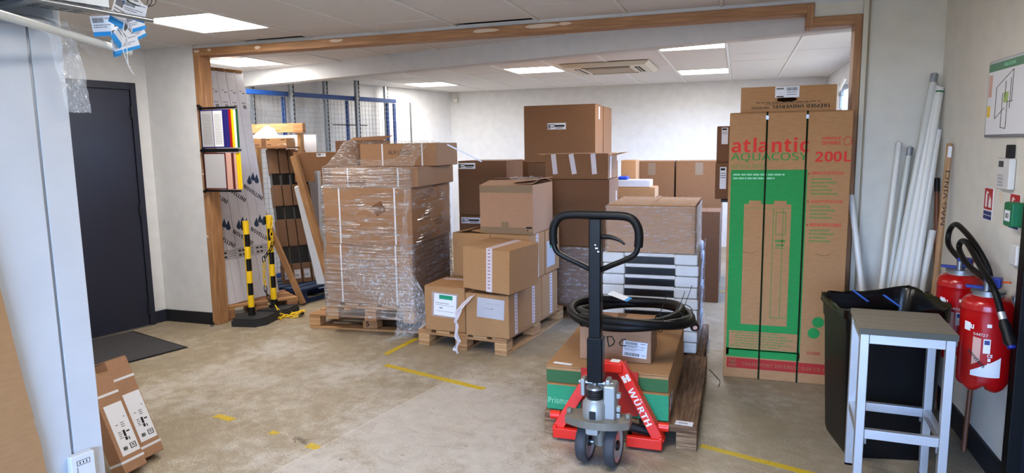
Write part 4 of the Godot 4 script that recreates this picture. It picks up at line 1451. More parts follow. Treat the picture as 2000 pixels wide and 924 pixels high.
func build_box_pallet() -> void:
	var grp := "brown cartons stacked on the light pallet"
	pallet("pallet", "light euro pallet under the stacked tape-sealed brown cartons", Vector2(-1.835, -5.02), 1.10, 0.755, 0.128, 82.5, "new", 0.0, 5, true)
	var y1 := 0.13
	var s := Vector3(0.335, 0.34, 0.36)
	var b := carton("carton", "brown carton with green and white shipping pouch at pallet's front left", Vector2(-2.205, -4.50), s, y1, -3, M.card_a, grp)
	var pouch := plate("pouch", 0.215, 0.19, M.clear_sleeve, b, on_face(s, "front", 0.0, 0.03, -3), 0.002)
	sticker(0.185, 0.165, pouch, at(Vector3(0.004, 0.0, 0.0012)), [["type", 0.08, 0.4, 0.6, 0.05], ["type", 0.1, 0.5, 0.8, 0.03], ["block", 0.25, 0.62, 0.14, 0.05], ["type", 0.1, 0.78, 0.8, 0.03]], 2, M.paper, M.print_grey)
	plate("green_strip", 0.11, 0.032, M.green_label, pouch, at(Vector3(0.01, 0.06, 0.0026)))
	print_tape(s, "top", 0.34, b, 0.03, 0.1, 90)
	s = Vector3(0.345, 0.315, 0.30)
	b = carton("carton", "brown carton with torn grey pouch and hanging tape at pallet's front right", Vector2(-1.852, -4.445), s, y1, -5, M.card_a, grp)
	var p2 := plate("pouch", 0.215, 0.145, M.paper_grey, b, on_face(s, "front", 0.03, 0.055, -3), 0.002)
	sticker(0.19, 0.12, p2, at(Vector3(0, 0, 0.0012)), [["type", 0.25, 0.5, 0.2, 0.04], ["type", 0.5, 0.48, 0.1, 0.08], ["type", 0.3, 0.2, 0.6, 0.02]], 4, M.paper_grey, M.print_grey)
	print_tape(s, "right", 0.30, b, -0.02, 0)
	var inv := b.transform.affine_inverse()
	var path := []
	for q: Array in [[-1.79, 0.43, -4.428, 0.03], [-1.83, 0.385, -4.40, 0.045], [-1.875, 0.33, -4.385, 0.035], [-1.892, 0.25, -4.37, 0.02], [-1.885, 0.17, -4.36, 0.016], [-1.872, 0.10, -4.36, 0.020], [-1.90, 0.05, -4.355, 0.022], [-1.865, 0.015, -4.35, 0.006]]:
		path.append([inv * Vector3(q[0], q[1], q[2]), q[3]])
	crumple(b, path, Vector3(0.85, 0.35, 0.3).normalized(), 8, 0.022, M.tape_white, "hanging_tape", 8, 6)
	# right column behind
	s = Vector3(0.345, 0.34, 0.315)
	b = carton("carton", "brown tape-sealed carton, lower row, second from the front on pallet's right", Vector2(-1.83, -4.775), s, y1, -8, M.card_a, grp)
	print_tape(s, "right", 0.33, b, 0.0, 0)
	b = carton("carton", "brown tape-sealed carton, lower row, farthest back on pallet's right", Vector2(-1.785, -5.095), s, y1, -8, M.card_a, grp)
	print_tape(s, "right", 0.33, b, 0.02, 0)
	s = Vector3(0.345, 0.342, 0.44)
	carton("carton", "brown carton low in the stack, behind the one with green pouch", Vector2(-2.155, -4.885), s, y1, -6, M.card_a, grp)
	# second layer
	var y2 := 0.473
	s = Vector3(0.34, 0.35, 0.30)
	b = carton("carton", "brown tape-sealed carton in the second row under the open carton", Vector2(-1.812, -4.86), s, y2, -7, M.card_a, grp)
	print_tape(s, "right", 0.345, b, 0.0, 0)
	s = Vector3(0.34, 0.35, 0.30)
	b = carton("carton", "brown carton with white pouch on its right side, second row at the back", Vector2(-1.772, -5.165), s, y2, -7, M.card_a, grp)
	p2 = plate("pouch", 0.17, 0.21, M.paper_grey, b, on_face(s, "right", -0.04, -0.02), 0.002)
	plate("green_strip", 0.06, 0.05, M.green_label, p2, at(Vector3(0.01, 0.07, 0.0012)))
	s = Vector3(0.33, 0.35, 0.40)
	b = carton("carton", "brown carton with lifted lid flap at the left of the second row", Vector2(-2.13, -4.88), s, y2, -5, M.card_a, grp, false)
	for q: Array in [[-1.0, 12.0], [1.0, 6.0]]:
		put("flap", cbox(Vector3(0.16, 0.004, 0.40), 0.001), M.card_d, b, turned(Vector3(q[0] * 0.083, s.y + 0.012, 0), 0, 0, q[0] * -q[1]))
	# tilted carton in front
	s = Vector3(0.40, 0.315, 0.40)
	b = carton("carton", "tilted brown carton with printed white tape down its front", Vector2(-1.872, -4.455), s, 0.476, -14, M.card_a, grp)
	b.rotation_degrees.x = 1.5
	b.rotation_degrees.z = -2.5
	print_tape(s, "front", s.y, b, 0.03, 0)
	print_tape(s, "top", s.z, b, 0.03, 0)
	put("print", type_lines(0.3, 0.06, [["type", 0.0, 0.1, 0.4, 0.3], ["type", 0.6, 0.0, 0.2, 0.8]], 6), M.print_tan, b, on_face(s, "top", -0.05, 0.12))
	# open carton on top
	s = Vector3(0.432, 0.375, 0.51)
	b = carton("open_carton", "half-open brown carton with clear film showing, on top of the stack", Vector2(-1.889, -4.875), s, 0.826, -2, null, "", false)
	hollow_carton(b, s, M.card_pink)
	put("flap", cbox(Vector3(0.43, 0.005, 0.20), 0.001), M.card_pink, b, turned(Vector3(0.0, s.y + 0.016, 0.155), 0, 8, 2.0))
	put("flap", cbox(Vector3(0.43, 0.005, 0.20), 0.001), M.card_pink, b, turned(Vector3(0.0, s.y + 0.022, -0.15), 0, -9, 1.0))
	put("flap", cbox(Vector3(0.16, 0.005, 0.50), 0.001), M.card_pink, b, turned(Vector3(0.14, s.y + 0.028, 0), 0, 0, 7))
	plate("tape", 0.43, 0.055, M.tape_brown, b, on_face(s, "front", 0.0, 0.155), 0.0006)
	plate("tape", 0.43, 0.05, M.tape_brown, b, on_face(s, "front", 0.0, -0.162), 0.0006)
	plate("tape", 0.06, 0.09, M.tape_brown, b, on_face(s, "front", -0.01, -0.14), 0.0008)
	sticker(0.045, 0.04, b, on_face(s, "front", 0.185, -0.145), [["block", 0.0, 0.1, 1.0, 0.4], ["type", 0.1, 0.6, 0.3, 0.4]], 7, M.card_pink)
	var g := []
	var f := noise(1.0, 55, 3)
	for i in 14:
		var r := []
		for j in 10:
			var u := i / 13.0
			var v := j / 9.0
			r.append(Vector3(lerpf(-0.05, 0.17, u), s.y + 0.04 + 0.03 * f.get_noise_2d(u * 7.0, v * 7.0), lerpf(-0.12, 0.1, v)))
		g.append(r)
	var geo := Geo.new()
	geo.sheet(g)
	put("film_scrap", geo.mesh(), M.film_crush, b)


func build_back_boxes() -> void:
	# pair of big cartons behind the stack
	var s := Vector3(0.475, 0.50, 0.50)
	var b := carton("carton", "dark brown carton with white strip label, above another behind the open carton", Vector2(-2.465, -5.82), s, 0.862, 0, M.card_c, "dark brown strip-label cartons")
	sticker(0.17, 0.055, b, on_face(s, "front", -0.15, 0.205), STRIP_LABEL, 3)
	s = Vector3(0.475, 0.43, 0.50)
	b = carton("carton", "dark brown carton with white strip label, low behind the open carton", Vector2(-2.465, -5.82), s, 0.43, 0, M.card_c, "dark brown strip-label cartons")
	sticker(0.19, 0.055, b, on_face(s, "front", -0.12, 0.165), STRIP_LABEL, 4)
	carton("carton", "dark brown carton on the floor at the bottom behind the tape-sealed stack", Vector2(-2.465, -5.82), s, 0.0, 0, M.card_c, "dark brown strip-label cartons")
	s = Vector3(0.62, 1.33, 0.5)
	carton("carton", "tall brown carton standing left of the biggest carton", Vector2(-2.42, -6.60), Vector3(0.42, 1.345, 0.5), 0.0, 0, M.card_b)
	b = carton("open_carton", "tall open brown carton with raised lid between the rack and the wrapped load", Vector2(-3.83, -5.92), Vector3(0.42, 1.46, 0.36), 0.0, 0, null, "", false)
	hollow_carton(b, Vector3(0.42, 1.57, 0.36), M.card_c)
	put("flap", cbox(Vector3(0.46, 0.004, 0.22), 0.001), M.card_b, b, turned(Vector3(0.0, 1.585, -0.10), 0, 14, 2))
	# biggest carton, with a twin behind, on floor cartons
	s = Vector3(0.72, 0.56, 0.385)
	carton("carton", "plain brown carton carrying the biggest carton of the back row", Vector2(-1.98, -6.46), Vector3(0.74, 1.32, 0.40), 0.0, 0, M.card_c, "", false)
	carton("carton", "plain brown carton carrying the rear one of the two biggest cartons", Vector2(-1.98, -6.92), Vector3(0.74, 1.32, 0.46), 0.0, 0, M.card_c, "", false)
	b = carton("carton", "biggest brown carton of the back row, white strip label on its front", Vector2(-2.03, -6.50), s, 1.323, 0, M.card_b)
	sticker(0.185, 0.062, b, on_face(s, "front", -0.025, 0.075), STRIP_LABEL, 6)
	plate("tape", 0.06, 0.12, M.tape_white, b, on_face(s, "right", 0.0, 0.2), 0.0006)
	carton("carton", "big brown carton directly behind the biggest one, showing only its side", Vector2(-2.03, -6.93), Vector3(0.72, 0.555, 0.45), 1.323, 0, M.card_b)
	# column with the white-taped carton
	pallet("pallet", "dark worn pallet under the film-wrapped column behind the truck handle", Vector2(-1.25, -5.88), 0.62, 0.62, 0.12, 0, "old", 0.0, 5, true)
	s = Vector3(0.50, 0.51, 0.45)
	b = carton("wrapped_carton", "film-wrapped brown carton at the bottom of the column behind the truck handle", Vector2(-1.50, -5.60), s, 0.122, 0, M.card_c)
	film_wrap(b, [[0.0, 0.253, 0.228, 0.0], [0.25, 0.252, 0.227, 0.0], [0.505, 0.252, 0.227, 0.0]], 15, 0.01, 0.03, "stretch_film", null, null, 14)
	s = Vector3(0.485, 0.57, 0.45)
	b = carton("carton", "brown carton in the middle of the column behind the truck handle", Vector2(-1.495, -5.60), s, 0.634, 0, M.card_c, "", false)
	plate("tape", 0.03, 0.3, M.tape_white, b, on_face(s, "right", 0.12, 0.02, 4), 0.0006)
	s = Vector3(0.545, 0.215, 0.43)
	b = carton("carton", "flat brown carton with three white tape strips, on top of the column", Vector2(-1.565, -5.60), s, 1.207, 0, M.card_b, "", false)
	for q: Array in [[-0.19, 0.03, 6.0], [-0.03, 0.03, 10.0], [0.15, 0.035, 5.0]]:
		plate("tape", 0.042, 0.17, M.tape_white, b, on_face(s, "front", q[0], 0.02, q[2]), 0.0008)
	plate("tape", 0.05, 0.20, M.tape_white, b, on_face(s, "right", -0.1, 0.0, -6), 0.0008)
	put("flap", cbox(Vector3(0.12, 0.004, 0.4), 0.001), M.card_d, b, turned(Vector3(0.31, 0.205, -0.02), 0, 0, 14))
	put("flap", cbox(Vector3(0.08, 0.004, 0.4), 0.001), M.card_d, b, turned(Vector3(-0.30, 0.21, 0), 0, 0, -3))
	# gap things between the column and the right boxes
	carton("carton", "low tan carton in the gap beside the taped column", Vector2(-1.17, -6.62), Vector3(0.42, 0.10, 0.3), 0.975, 0, M.card_d, "", true)
	carton("carton", "brown carton on the floor in the gap behind the wrapped white packs", Vector2(-1.16, -6.60), Vector3(0.44, 0.972, 0.36), 0.0, 0, M.card_c, "", false)
	var w := bx("white_tray", Vector3(-1.13, 1.078, -6.86), Vector3(-0.80, 1.145, -6.64), M.card_white, self, 0.004)
	tag(w, "flat white box lying on the low tan carton in the gap", "box")
	w = bx("blue_bundle", Vector3(-1.12, 1.147, -6.80), Vector3(-1.02, 1.178, -6.66), M.plain_blue, self, 0.012)
	tag(w, "small blue bundle lying on the flat white box", "bundle")
	carton("carton", "pale upright carton edge standing in the gap behind the flat white box", Vector2(-1.13, -6.93), Vector3(0.15, 1.33, 0.25), 0.0, 0, M.card_d, "", false)
	# right pair
	var grp := "big plain cartons along the back right"
	s = Vector3(0.475, 0.80, 0.50)
	for q: Array in [[-1.115, "left one of the two big plain brown cartons on the upper right row", 0.505], [-0.622, "right one of the two big plain brown cartons on the upper right row", 0.505]]:
		b = carton("carton", q[1], Vector2(q[0], -7.40), s, q[2], 0, M.card_b, grp)
		plate("tape", 0.08, 0.13, M.tape_brown, b, on_face(s, "front", 0.0, 0.32), 0.0006)
	carton("carton", "big brown carton on the floor under the left one of the upper right row", Vector2(-1.11, -7.40), Vector3(0.475, 0.5, 0.5), 0.0, 0, M.card_c, grp)
	carton("carton", "big brown carton on the floor under the right one of the upper right row", Vector2(-0.625, -7.40), Vector3(0.475, 0.5, 0.5), 0.0, 0, M.card_c, grp)
	carton("carton", "dark brown carton beside the polystyrene packs near the tall green-printed carton", Vector2(-0.40, -6.50), Vector3(0.26, 0.86, 0.4), 0.0, 0, M.card_c, grp)
	# two small cartons one above the other left of the tall printed carton
	s = Vector3(0.28, 0.27, 0.34)
	var y := 1.082
	b = carton("carton", "small brown carton with white label, lower of two beside the tall printed carton", Vector2(-0.155, -5.22), s, y, 0, M.card_c)
	sticker(0.045, 0.16, b, on_face(s, "front", -0.085, 0.02), [["block", 0.1, 0.05, 0.7, 0.1], ["type", 0.1, 0.25, 0.8, 0.05], ["type", 0.1, 0.35, 0.8, 0.05], ["type", 0.1, 0.45, 0.8, 0.05]], 5)
	b = carton("carton", "small brown carton with white label, upper of two beside the tall printed carton", Vector2(-0.15, -5.22), Vector3(0.28, 0.26, 0.34), y + 0.272, 0, M.card_c)
	sticker(0.045, 0.12, b, on_face(Vector3(0.28, 0.26, 0.34), "front", -0.085, 0.06), [["block", 0.1, 0.05, 0.7, 0.1], ["type", 0.1, 0.25, 0.8, 0.05], ["type", 0.1, 0.35, 0.8, 0.05]], 6)
	b = thing("steel_stand", "dark steel stand carrying the two small brown cartons behind the tall carton", "stand", Vector3(0.02, 0, -5.40))
	bx("shelf", Vector3(-0.13, 1.06, -0.2), Vector3(0.16, 1.08, 0.2), M.dark_steel, b, 0.003)
	for sx in [-0.01, 0.15]:
		for sz in [-0.18, 0.18]:
			bx("leg", Vector3(sx - 0.012, 0, sz - 0.012), Vector3(sx + 0.012, 1.06, sz + 0.012), M.dark_steel, b, 0.002)


func build_foam_stack() -> void:
	pallet("pallet", "worn pallet under the white polystyrene packs", Vector2(-0.535, -4.86), 0.80, 0.72, 0.115, 90, "old", 0.0, 5, true)
	var n := 9
	var y0 := 0.118
	var dh := 0.0735
	var order := ["bottom", "second from the bottom", "third from the bottom", "fourth from the bottom", "middle", "fourth from the top", "third from the top", "second from the top", "topmost"]
	for i in n:
		var t := thing("foam_pack", "dark panel with white polystyrene end caps, %s of nine" % order[i], "pack", Vector3(-0.535, y0 + dh * i, -4.82), 0, "polystyrene-capped packs in one stack")
		var sh := 0.004 * sin(i * 2.1)
		put("panel", cbox(Vector3(0.33, 0.046, 0.70), 0.003), M.dark_glass, t, at(Vector3(sh, 0.024, 0)))
		put("edge_strip", cbox(Vector3(0.33, 0.024, 0.705), 0.003), M.foam, t, at(Vector3(sh, 0.0605, 0)))
		put("end_cap", cbox(Vector3(0.150, dh - 0.002, 0.74), 0.010), M.foam, t, at(Vector3(-0.238 + sh, dh / 2, 0)))
		put("end_cap", cbox(Vector3(0.150, dh - 0.002, 0.74), 0.010), M.foam, t, at(Vector3(0.238 + sh, dh / 2, 0)))
	var s := Vector3(0.575, 0.315, 0.70)
	var b := carton("wrapped_carton", "wide brown carton in clear stretch film on top of the polystyrene packs", Vector2(-0.822, -4.46), s, y0 + dh * n + 0.002, 0, M.card_d)
	film_wrap(b, [[0.002, 0.290, 0.352, 0.0], [0.15, 0.289, 0.351, 0.0], [0.31, 0.289, 0.351, 0.0]], 25, 0.01, 0.03, "stretch_film", null, null, 16)
	var f := noise(1.0, 64, 3)
	var g := []
	for i in 24:
		var r := []
		for j in 24:
			var x := lerpf(-0.288, 0.288, i / 23.0)
			var z := lerpf(-0.35, 0.35, j / 23.0)
			r.append(Vector3(x, 0.320 + 0.008 * f.get_noise_2d(x * 12.0, z * 26.0), z))
		g.append(r)
	var geo := Geo.new()
	geo.sheet(g, Vector2(2, 2))
	put("film_top", geo.mesh(), M.film_fold, b)
	# film hangs down the right side of the stack only
	var w := thing("stretch_wrap", "clear stretch film hanging down the right side of the polystyrene packs", "stretch film", Vector3(-0.535, 0, -4.82))
	g = []
	for i in 40:
		var r := []
		for j in 20:
			var y := lerpf(0.06, 0.80, i / 39.0)
			var z := lerpf(0.378, -0.36, j / 19.0)
			r.append(Vector3(0.322 + 0.012 * absf(f.get_noise_2d(y * 18.0, z * 6.0)) + (0.02 * (1.0 - i / 12.0) if i < 12 else 0.0), y, z))
		g.append(r)
	geo = Geo.new()
	geo.sheet(g, Vector2(1, 1))
	put("film_sheet", geo.mesh(), M.film_crush, w)


func build_truck_load() -> void:
	pallet("pallet", "worn grey pallet lifted by the red pallet truck", Vector2(-0.537, -3.825), 1.15, 0.77, 0.125, 90, "old", 0.0, 3, true)
	# note on the right deck board
	var note := sticker(0.085, 0.05, self, turned(Vector3(-0.215, 0.1255, -3.28), -4, -90), [["type", 0.2, 0.4, 0.5, 0.25]], 9, M.paper)
	note.name = numbered("paper_note")
	tag(note, "small white paper note with pen marks on the pallet's right board", "note")
	# flat green-edged cartons
	var grp := "flat green-sided cartons on the truck pallet"
	var s := Vector3(0.625, 0.135, 0.98)
	var t := carton("flat_carton", "flat carton with bright green front printed Prisma, lying on truck pallet", Vector2(-0.915, -3.275), s, 0.127, 0, M.card_a, grp, false)
	var fr := plate("green_front", 0.622, 0.131, M.print_teal, t, on_face(s, "front", 0, 0), 0.001)
	text("Prisma", 0.105, 0.030, M.print_mint, fr, at(Vector3(-0.252, -0.018, 0.0006)), false)
	sticker(0.11, 0.07, t, on_face(s, "right", -0.36, 0.0), SHIP, 4)
	s = Vector3(0.63, 0.085, 0.99)
	t = carton("flat_carton", "flat carton with dark green front and bare top, under the DC carton", Vector2(-0.925, -3.30), s, 0.263, 0, M.card_a, grp, false)
	plate("green_front", 0.626, 0.066, M.print_green_dark, t, on_face(s, "front", 0, -0.006), 0.001)
	put("lid", cbox(Vector3(0.634, 0.006, 0.994), 0.002), M.card_a, t, turned(Vector3(0, s.y + 0.004, 0), 0, 0.0, 0))
	plate("label_sheet", 0.10, 0.028, M.paper, t, on_face(s, "top", -0.235, -0.455, -8) * at(Vector3(0, 0, 0.008)), 0.0006)
	# DC carton
	s = Vector3(0.378, 0.185, 0.315)
	t = carton("carton", "pinkish brown carton marked DC in pen with white shipping label", Vector2(-0.778, -3.445), s, 0.356, 1, M.card_pink)
	sticker(0.125, 0.085, t, on_face(s, "front", 0.105, -0.02, -4), SHIP, 12)
	handwriting("DC", 0.11, 0.06, t, on_face(s, "front", 0.006, 0.012, -4), [
		[Vector2(0.05, 0.95), Vector2(0.10, 0.5), Vector2(0.18, 0.02)],
		[Vector2(0.02, 0.9), Vector2(0.28, 0.98), Vector2(0.42, 0.6), Vector2(0.36, 0.25), Vector2(0.18, 0.04)],
		[Vector2(0.95, 0.9), Vector2(0.78, 0.8), Vector2(0.66, 0.45), Vector2(0.74, 0.28), Vector2(0.98, 0.3)]])
	plate("tape", 0.05, 0.315, M.tape_brown, t, on_face(s, "top", 0, 0, 0), 0.0005)
	# coil of black cable lying on the carton
	t = thing("cable_coil", "thick black cable coiled on top of the DC carton with a white tag", "cable coil", Vector3(-0.535, 0.545, -3.60))
	var pts := []
	var n := 150
	for i in n:
		var k := float(i) / (n - 1)
		var a := -0.2 + TAU * 2.42 * k
		var r := 0.283 + 0.014 * sin(a * 0.5 + 1.0) + 0.018 * sin(k * 9.0)
		pts.append(Vector3(cos(a) * r * 1.04, 0.024 + 0.036 * absf(sin(k * 4.2)) + 0.012 * sin(a * 2.0 + k * 5.0), sin(a) * r * 0.92))
	pts[0] += Vector3(0.03, -0.02, 0.02)
	pts.push_front(pts[0] + Vector3(0.015, -0.012, 0.045))
	pts.append(pts[-1] + Vector3(0.035, -0.02, 0.05))
	var g := Geo.new()
	g.tube(pts, 0.0235, 14)
	put("cable", g.mesh(), M.black_rubber, t)
	for e in [0, pts.size() - 1]:
		var d: Vector3 = (pts[e] - pts[1 if e == 0 else pts.size() - 2]).normalized()
		rod("cut_end", pts[e] + d * 0.0005, pts[e] + d * 0.004, 0.012, M.folder_pink, t)
	for a in [0.9, 0.45, -0.15]:
		var p := Vector3(cos(a) * 0.29, 0.05, sin(a) * 0.265)
		var ring := []
		for k in 14:
			var q := TAU * k / 14.0
			ring.append(p + Vector3(cos(a), 0, sin(a)) * cos(q) * 0.042 + Vector3(0, sin(q) * 0.045, 0))
		var tg := Geo.new()
		tg.tube(ring, 0.0022, 5, true)
		tg.tube([p + Vector3(0, 0.045, 0), p + Vector3(0.02, 0.10, -0.01), p + Vector3(0.035, 0.15, -0.01)], 0.0018, 5)
		put("cable_tie", tg.mesh(), M.black_plastic, t)
	var tagp := put("cable_tag", cbox(Vector3(0.13, 0.001, 0.055)), M.paper, t, turned(Vector3(-0.08, 0.095, -0.155), -24, 10, -12))
	put("blue_edge", cbox(Vector3(0.02, 0.0014, 0.055)), M.blue_card, tagp, at(Vector3(0.055, 0, 0)))
	build_truck()


func build_truck() -> void:
	var t := thing("pallet_truck", "red hand pallet truck with black handle and rubber steering wheels", "pallet truck", Vector3(-0.58, 0, -2.995))
	# handle: shaft, loop, grip
	bx("shaft", Vector3(-0.049, 0.47, -0.03), Vector3(0.007, 1.168, 0.03), M.black_paint, t, 0.006)
	bx("lower_shaft", Vector3(-0.056, 0.405, -0.036), Vector3(0.016, 0.62, 0.036), M.black_paint, t, 0.006)
	var loop := [Vector3(-0.03, 0.925, 0.0), Vector3(-0.09, 0.955, 0.01), Vector3(-0.165, 0.99, 0.02), Vector3(-0.20, 1.015, 0.022), Vector3(-0.213, 1.05, 0.02)]
	var loop2 := []
	for p: Vector3 in loop:
		loop2.append(Vector3(-0.04 - p.x, p.y, p.z))
	for l in [loop, loop2]:
		var g := Geo.new()
		g.tube(smooth_path(l, 5), 0.0125, 12)
		put("handle_loop", g.mesh(), M.black_paint, t)
	var grip := [Vector3(-0.213, 1.045, 0.02), Vector3(-0.216, 1.09, 0.02), Vector3(-0.21, 1.135, 0.02), Vector3(-0.185, 1.17, 0.018), Vector3(-0.14, 1.183, 0.016), Vector3(-0.02, 1.183, 0.014), Vector3(0.10, 1.181, 0.016), Vector3(0.145, 1.168, 0.018), Vector3(0.17, 1.132, 0.02), Vector3(0.176, 1.09, 0.02), Vector3(0.173, 1.045, 0.02)]
	var g2 := Geo.new()
	g2.tube(smooth_path(grip, 4), 0.0195, 14)
	put("grip", g2.mesh(), M.black_rubber, t)
	var lv := Geo.new()
	lv.tube(smooth_path([Vector3(0.005, 1.085, 0.0), Vector3(0.05, 1.083, 0.005), Vector3(0.09, 1.07, 0.01), Vector3(0.112, 1.052, 0.012)], 4), [0.012, 0.012, 0.012, 0.011, 0.0105, 0.010, 0.009, 0.008, 0.007, 0.006, 0.0055, 0.005, 0.0045], 8)
	put("release_lever", lv.mesh(), M.black_plastic, t)
	var sc := Geo.new()
	for q: Array in [[-0.012, 1.035, 0.012], [-0.004, 1.02, 0.008], [-0.018, 1.05, 0.006]]:
		sc.span(Vector3(q[0] - q[2] / 2, q[1] - 0.003, 0.0300), Vector3(q[0] + q[2] / 2, q[1] + 0.003, 0.0306))
	put("scuff_marks", sc.mesh(), M.paper, t)
	# hydraulic pump
	var pump := Geo.new()
	pump.lathe([Vector2(0, 0.22), Vector2(0.055, 0.22), Vector2(0.058, 0.235), Vector2(0.058, 0.31), Vector2(0.046, 0.322), Vector2(0.044, 0.33), Vector2(0, 0.331)], 24, at(Vector3(-0.02, 0, 0.02)))
	put("pump_body", pump.mesh(), M.cast, t)
	bx("pump_block", Vector3(0.02, 0.235, -0.06), Vector3(0.08, 0.40, 0.045), M.cast, t, 0.010)
	bx("pump_cheek", Vector3(-0.09, 0.33, -0.04), Vector3(-0.068, 0.415, 0.02), M.cast, t, 0.006)
	bx("pump_cheek", Vector3(0.026, 0.33, -0.04), Vector3(0.05, 0.42, 0.02), M.cast, t, 0.006)
	bx("pump_foot", Vector3(-0.05, 0.175, 0.045), Vector3(0.012, 0.235, 0.10), M.cast, t, 0.008)
	rod("pivot_pin", Vector3(-0.10, 0.395, 0.0), Vector3(0.062, 0.395, 0.0), 0.011, M.steel, t, 14)
	var spring := Geo.new()
	for k in 4:
		var ring := []
		for j in 18:
			var a := TAU * j / 18.0
			ring.append(Vector3(-0.02 + cos(a) * 0.036, 0.338 + k * 0.010, 0.02 + sin(a) * 0.036))
		spring.tube(ring, 0.0048, 6, true)
	put("spring", spring.mesh(), M.dark_steel, t)
	rod("piston", Vector3(-0.02, 0.33, 0.02), Vector3(-0.02, 0.405, 0.02), 0.013, M.steel, t, 14)
	var cap := Geo.new()
	cap.lathe([Vector2(0, 0.395), Vector2(0.022, 0.393), Vector2(0.04, 0.385), Vector2(0.042, 0.377), Vector2(0, 0.377)], 20, at(Vector3(-0.02, 0, 0.02)))
	put("piston_cap", cap.mesh(), M.steel, t)
	bx("valve_window", Vector3(-0.035, 0.245, 0.076), Vector3(-0.005, 0.285, 0.081), M.dark_steel, t, 0.002)
	for y in [0.24, 0.27, 0.335]:
		bx("valve_lug", Vector3(0.078, y, -0.01), Vector3(0.098, y + 0.024, 0.02), M.cast, t, 0.003)
	# curved steering yoke plate
	var yk := Geo.new()
	var poly := PackedVector2Array()
	for k in 13:
		var x := lerpf(-0.155, 0.145, k / 12.0)
		poly.append(Vector2(x, -0.105 + 0.34 * pow((x + 0.005) * 1.25, 2.0) * 4.0))
	for k in 13:
		var x := lerpf(0.145, -0.155, k / 12.0)
		poly.append(Vector2(x, 0.05 - 0.5 * pow(absf(x + 0.005), 2.0)))
	yk.prism(poly, 0.035, Transform3D(Basis(Vector3.RIGHT, Vector3(0, 0, -1) * -1.0 * -1.0, Vector3.UP), Vector3(0, 0.225, 0)))
	put("steering_yoke", yk.mesh(), M.cast_worn, t)
	for x in [-0.145, 0.132]:
		bx("yoke_lug", Vector3(x - 0.012, 0.24, -0.01), Vector3(x + 0.012, 0.262, 0.02), M.cast_worn, t, 0.005)
	rod("steering_stem", Vector3(-0.0, 0.095, -0.01), Vector3(-0.0, 0.215, -0.01), 0.033, M.cast_worn, t, 20)
	rod("axle", Vector3(-0.075, 0.1, -0.01), Vector3(0.075, 0.1, -0.01), 0.011, M.steel, t, 14)
	# wheels
	for s in [-1.0, 1.0]:
		var xf := Transform3D(Basis(Vector3(0, -1, 0), Vector3(1, 0, 0), Vector3(0, 0, 1)), Vector3(s * 0.068 - 0.004, 0.1, -0.01))
		var w := Node3D.new()
		w.name = "wheel"
		t.add_child(w, true)
		w.transform = turned(Vector3.ZERO, -6) * xf
		var ty := Geo.new()
		ty.lathe([Vector2(0.078, -0.024), Vector2(0.092, -0.025), Vector2(0.0985, -0.019), Vector2(0.1, -0.008), Vector2(0.1, 0.008), Vector2(0.0985, 0.019), Vector2(0.092, 0.025), Vector2(0.078, 0.024), Vector2(0.078, -0.024)], 40)
		put("tyre", ty.mesh(), M.grey_rubber, w)
		var rim := Geo.new()
		rim.lathe([Vector2(0, -0.014), Vector2(0.03, -0.016), Vector2(0.066, -0.012), Vector2(0.078, -0.022), Vector2(0.078, 0.022), Vector2(0.066, 0.012), Vector2(0.03, 0.016), Vector2(0, 0.014)], 32)
		put("rim", rim.mesh(), M.alu, w)
		var hub := Geo.new()
		hub.lathe([Vector2(0, -0.026), Vector2(0.02, -0.026), Vector2(0.024, -0.02), Vector2(0.024, 0.02), Vector2(0.02, 0.026), Vector2(0, 0.026)], 20)
		put("hub", hub.mesh(), M.black_plastic, w)
	# red frame: A-shaped front with angled legs, cross bars, forks
	var zf := -0.20
	for s in [-1.0, 1.0]:
		var foot: Vector3 = Vector3(-0.005 + s * 0.262, 0.045, zf)
		var head: Vector3 = Vector3(-0.003 + s * 0.055, 0.412, zf - 0.03)
		var x := (head - foot).normalized()
		var yy: Vector3 = Vector3(-x.y, x.x, 0).normalized() * s
		var zz := x.cross(yy).normalized()
		put("frame_leg", cbox(Vector3(foot.distance_to(head), 0.052, 0.010), 0.003), M.red_paint, t, Transform3D(Basis(x, yy, zz), (foot + head) * 0.5))
		put("leg_flange", cbox(Vector3(foot.distance_to(head), 0.008, 0.055), 0.002), M.red_paint, t, Transform3D(Basis(x, yy, zz), (foot + head) * 0.5 + yy * -0.022 + Vector3(0, 0, -0.028)))
		bx("foot_bar", Vector3(-0.005 + s * 0.275, 0.015, zf - 0.01), Vector3(-0.005 + s * 0.10, 0.068, zf + 0.02), M.red_paint, t, 0.004)
		bx("foot_plate", Vector3(-0.005 + s * 0.275, 0.015, zf - 0.14), Vector3(-0.005 + s * 0.255, 0.08, zf + 0.02), M.red_paint, t, 0.004)
		rod("fork_lug", Vector3(-0.005 + s * 0.25, 0.112, zf - 0.045), Vector3(-0.005 + s * 0.30, 0.112, zf - 0.045), 0.022, M.red_paint, t, 16)
		rod("pull_rod", Vector3(s * 0.06, 0.11, zf - 0.02), Vector3(s * 0.20, 0.075, zf - 0.06), 0.022, M.dark_steel, t, 12)
		bx("fork", Vector3(-0.005 + s * 0.26, 0.03, zf - 0.06), Vector3(-0.005 + s * 0.115, 0.085, zf - 1.05), M.red_paint, t, 0.006)
	bx("frame_top", Vector3(-0.075, 0.372, zf - 0.075), Vector3(0.07, 0.425, zf - 0.015), M.red_paint, t, 0.008)
	bx("frame_back", Vector3(-0.15, 0.14, zf - 0.072), Vector3(0.14, 0.37, zf - 0.064), M.print_red_dark, t, 0.003)
	plate("top_sticker", 0.045, 0.045, M.paper, t, turned(Vector3(0.028, 0.4255, zf - 0.055), -6, -90), 0.0006)
	# lettering down the right leg
	var foot := Vector3(0.257, 0.045, zf)
	var head := Vector3(0.052, 0.412, zf - 0.03)
	var dirv := (foot - head).normalized()
